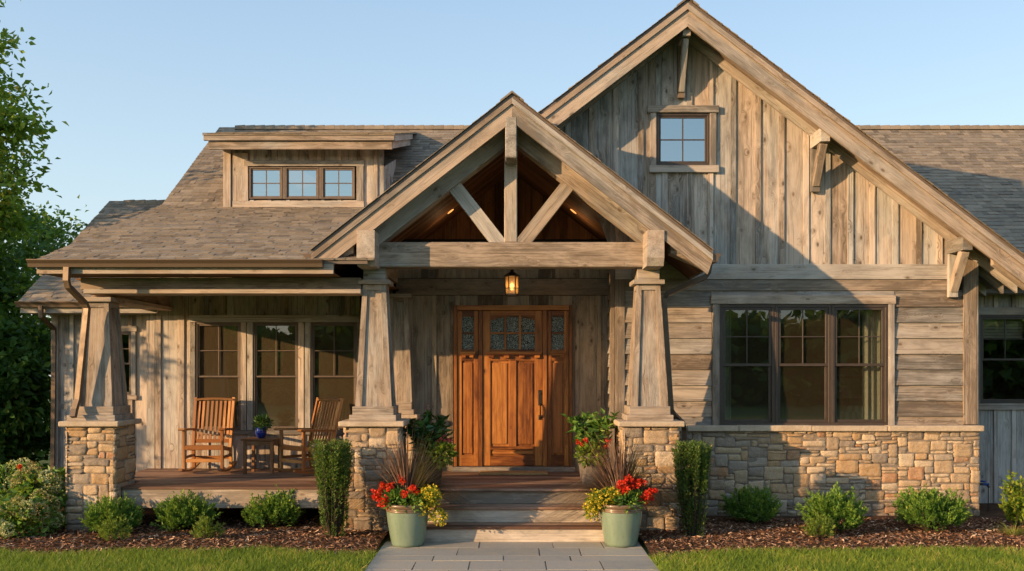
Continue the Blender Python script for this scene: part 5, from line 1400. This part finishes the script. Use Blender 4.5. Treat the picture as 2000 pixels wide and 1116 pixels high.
# ================================================================ trees
def tree(name,loc,h,trunk_r,crown_r,crown_z0,label,leafm,leaf=.11,seed=1,nbr=16,density=1.0,cat='tree',group=None,sub=7,per=60,branch_bias=None,clump=.42,column=False):
    rs=random.Random(seed); rg=np.random.default_rng(seed)
    root=empty(name,loc,0,label,cat,group); tr=MB(); Ps=[];Ds=[];Rn=[]
    pts=[]; x=y=0
    for k in range(8):
        t=k/7; pts.append((x,y,h*.93*t)); x+=rs.uniform(-.1,.1)*h/9; y+=rs.uniform(-.1,.1)*h/9
    tr.tube(pts,[lerp(trunk_r,trunk_r*.15,(k/7)**.8) for k in range(8)],10)
    def at(z):
        f=max(0,min(.999,z/(h*.93)))*7; i=int(f); a,b=Vector(pts[i]),Vector(pts[min(7,i+1)]); return a.lerp(b,f-i)
    for b in range(nbr):
        t=b/(nbr-1); z=lerp(crown_z0,h*.9,t**.9); a=b*2.4+rs.uniform(-.4,.4)
        ln=crown_r*(.5+.65*math.sin(math.pi*min(1,(.12+.8*(1-t)))))*rs.uniform(.75,1.15)*(1 if t<.8 else .65)
        if column: ln=crown_r*(.8+.25*math.sin(math.pi*t))*rs.uniform(.72,1.12)*(1 if t<.93 else .6)
        if branch_bias is not None and math.cos(a-branch_bias)>.5: ln*=1.1
        p0=at(z); el=lerp(.15,.9,t)+rs.uniform(-.15,.2)
        dv=Vector((math.cos(a)*math.cos(el),math.sin(a)*math.cos(el),math.sin(el)))
        p1=p0+dv*ln*.5+Vector((0,0,.05*ln)); p2=p0+dv*ln+Vector((0,0,rs.uniform(-.08,.1)*ln))
        r0=trunk_r*lerp(.42,.14,t); tr.tube([p0,p1,p2],[r0,r0*.6,r0*.18],6,cap=False)
        for s_ in range(sub):
            f=rs.uniform(.35,1.0); q0=(p0.lerp(p1,f*2) if f<.5 else p1.lerp(p2,f*2-1))
            sdv=(dv+Vector((rs.gauss(0,.75),rs.gauss(0,.75),rs.gauss(.05,.45)))).normalized(); sl=ln*rs.uniform(.18,.36)+.15
            q1=q0+sdv*sl; tr.tube([q0,q0.lerp(q1,.5)+Vector((0,0,.03)),q1],[r0*.25,r0*.15,.006],4,cap=False)
            m=int(per*density); 
            cl=np.array(q0)+np.array(sdv)*sl*rg.uniform(.35,1.15,m)[:,None]; off=rg.normal(size=(m,3))*clump*.5*sl*np.array([1,1,.6])
            Ps.append(cl+off); Ds.append(norm(off)*.6+np.array(sdv)*.5+rg.normal(size=(m,3))*.5+np.array([0,0,-.2])); Rn.append(np.clip(rg.normal(.45,.2,m)+rs.uniform(-.2,.2),0,1))
    Ps=np.concatenate(Ps);Ds=np.concatenate(Ds);Rn=np.concatenate(Rn); m=len(Ps)
    leaves('crown',Ps,Ds,rg.uniform(.65,1.25,m)*leaf,leaf*.62*rg.uniform(.7,1.2,m),Rn,M[leafm],root,droop=.2)
    tr.build('trunk',M['bark'],root,smooth=True,recalc=False)
    return root
tree('broadleaf_tree',(-11.2,17.2,0),9.5,.2,2.35,1.6,'sunlit broadleaf tree with open branches rising above the left roof','tree_leaf',.145,seed=4,nbr=64,sub=10,per=70,column=True)
tree('broadleaf_tree',(-12.5,12.4,0),4.4,.11,1.75,.5,'bushy broadleaf tree standing outside the left edge, shading the left wing','tree_leaf',.13,seed=9,nbr=20,sub=8,per=60)
WG='dark woodland trees behind the left wing'
for i,(x,y,h,r,lab) in enumerate([(-10.9,18.6,4.2,1.7,'dark tree right behind the left wing'),(-12.6,19.5,5.2,2.1,'dark leafy tree at the left edge, low in the woodland'),(-14.6,21.5,6.0,2.4,'shaded tree deep in the woods at the left'),
                              (-13.2,24.5,6.0,2.5,'tall dark tree rising beyond the left wing roof'),(-9.1,16.4,2.6,.9,'dark understory bush tree beside the left wing wall'),(-17,25,7.0,2.8,'farthest dark tree of the left woodland'),(-10.2,15.6,3.4,1.1,'young dark tree beside the left wing at the edge')]):
    tree('woodland_tree',(x,y,0),h,.12 if h>4 else .06,r,.3 if h<5.5 else .8,lab,'dark_leaf',.17,seed=40+i,nbr=20,sub=9,per=52,group=WG,clump=.7)
# far tree line on the other side of the lawn, which the window glass mirrors
n=34000; x=RNG.uniform(-55,55,n); top=np.array([5.2+2.2*mnoise.noise(Vector((a*.16,0,0)))+2.6*mnoise.noise(Vector((a*.5,4,0))) for a in x]); z=top*RNG.uniform(0,1,n)**.75; y=-34+RNG.normal(0,2.0,n)-z*.1
d=RNG.normal(size=(n,3)); leaves_o=leaves('distant_woods',np.stack([x,y,z],1),d,RNG.uniform(.7,1.3,n),.7,RNG.uniform(0,1,n),M['dark_leaf']); tag(leaves_o,'dark far tree line across the lawn, mirrored in the windows','woods',kind='stuff')

# ================================================================ light, sky, camera
SUN=Vector((-1.6,-1.0,.38)).normalized()
w=bpy.data.worlds.new('World'); scn.world=w; w.use_nodes=True; nt=w.node_tree; nt.nodes.clear()
sky=nt.nodes.new('ShaderNodeTexSky'); sky.sky_type='NISHITA'; sky.sun_disc=False
sky.sun_elevation=math.asin(SUN.z); sky.sun_rotation=math.atan2(SUN.x,SUN.y); sky.altitude=100; sky.air_density=1.0; sky.dust_density=1.0; sky.ozone_density=1.0
bg=nt.nodes.new('ShaderNodeBackground'); bg.inputs[1].default_value=.28
out=nt.nodes.new('ShaderNodeOutputWorld'); tc=nt.nodes.new('ShaderNodeTexCoord'); sx=nt.nodes.new('ShaderNodeSeparateXYZ'); nt.links.new(tc.outputs['Generated'],sx.inputs[0])
hz=nt.nodes.new('ShaderNodeValToRGB'); nt.links.new(sx.outputs[2],hz.inputs[0]); cr=hz.color_ramp     # thin even haze, paler towards the horizon
cr.elements[0].position=.0; cr.elements[0].color=(.74,.82,.84,1); cr.elements[1].position=.42; cr.elements[1].color=(.40,.60,.86,1)
e_=cr.elements.new(.2); e_.color=(.60,.76,.88,1)
sc_=nt.nodes.new('ShaderNodeVectorMath'); sc_.operation='SCALE'; sc_.inputs['Scale'].default_value=3.8; nt.links.new(hz.outputs[0],sc_.inputs[0])
mx=nt.nodes.new('ShaderNodeMix'); mx.data_type='RGBA'; mx.inputs[0].default_value=.62; nt.links.new(sky.outputs[0],mx.inputs[6]); nt.links.new(sc_.outputs[0],mx.inputs[7])
nt.links.new(mx.outputs[2],bg.inputs[0]); nt.links.new(bg.outputs[0],out.inputs[0])
l=bpy.data.lights.new('sun','SUN'); l.energy=7.4; l.angle=R(.5); l.color=(1.0,.63,.315)
lo=bpy.data.objects.new('sun',l); COL.objects.link(lo); lo.rotation_euler=(-SUN).to_track_quat('-Z','Y').to_euler(); lo.location=(-30,-20,15)
cam=bpy.data.cameras.new('camera'); cam.sensor_width=36; cam.lens=F/2000*36; cam.shift_y=168/2000; cam.clip_end=2000; cam.clip_start=.1
for nm,loc,e in (('lantern_lamp',(0,12.85,PZ(579,12.85)+.14),2.5),('downlight_lamp',(PX(880,14.6),14.6,4.30),2.2),('downlight_lamp',(PX(1120,14.6),14.6,4.30),2.2)):
    pl_=bpy.data.lights.new(nm,'POINT'); pl_.energy=e; pl_.color=(1,.60,.28); pl_.shadow_soft_size=.04
    po=bpy.data.objects.new(nm,pl_); COL.objects.link(po); po.location=loc
co=bpy.data.objects.new('camera',cam); COL.objects.link(co); co.location=(0,0,H); co.rotation_euler=(R(90),0,0); scn.camera=co
scn.view_settings.view_transform='Standard'; scn.view_settings.look='None'; scn.view_settings.exposure=0; scn.view_settings.gamma=1
try:
    scn.cycles.use_denoising=True; scn.cycles.max_bounces=8; scn.cycles.transparent_max_bounces=12; scn.cycles.caustics_reflective=False; scn.cycles.caustics_refractive=False
except Exception: pass
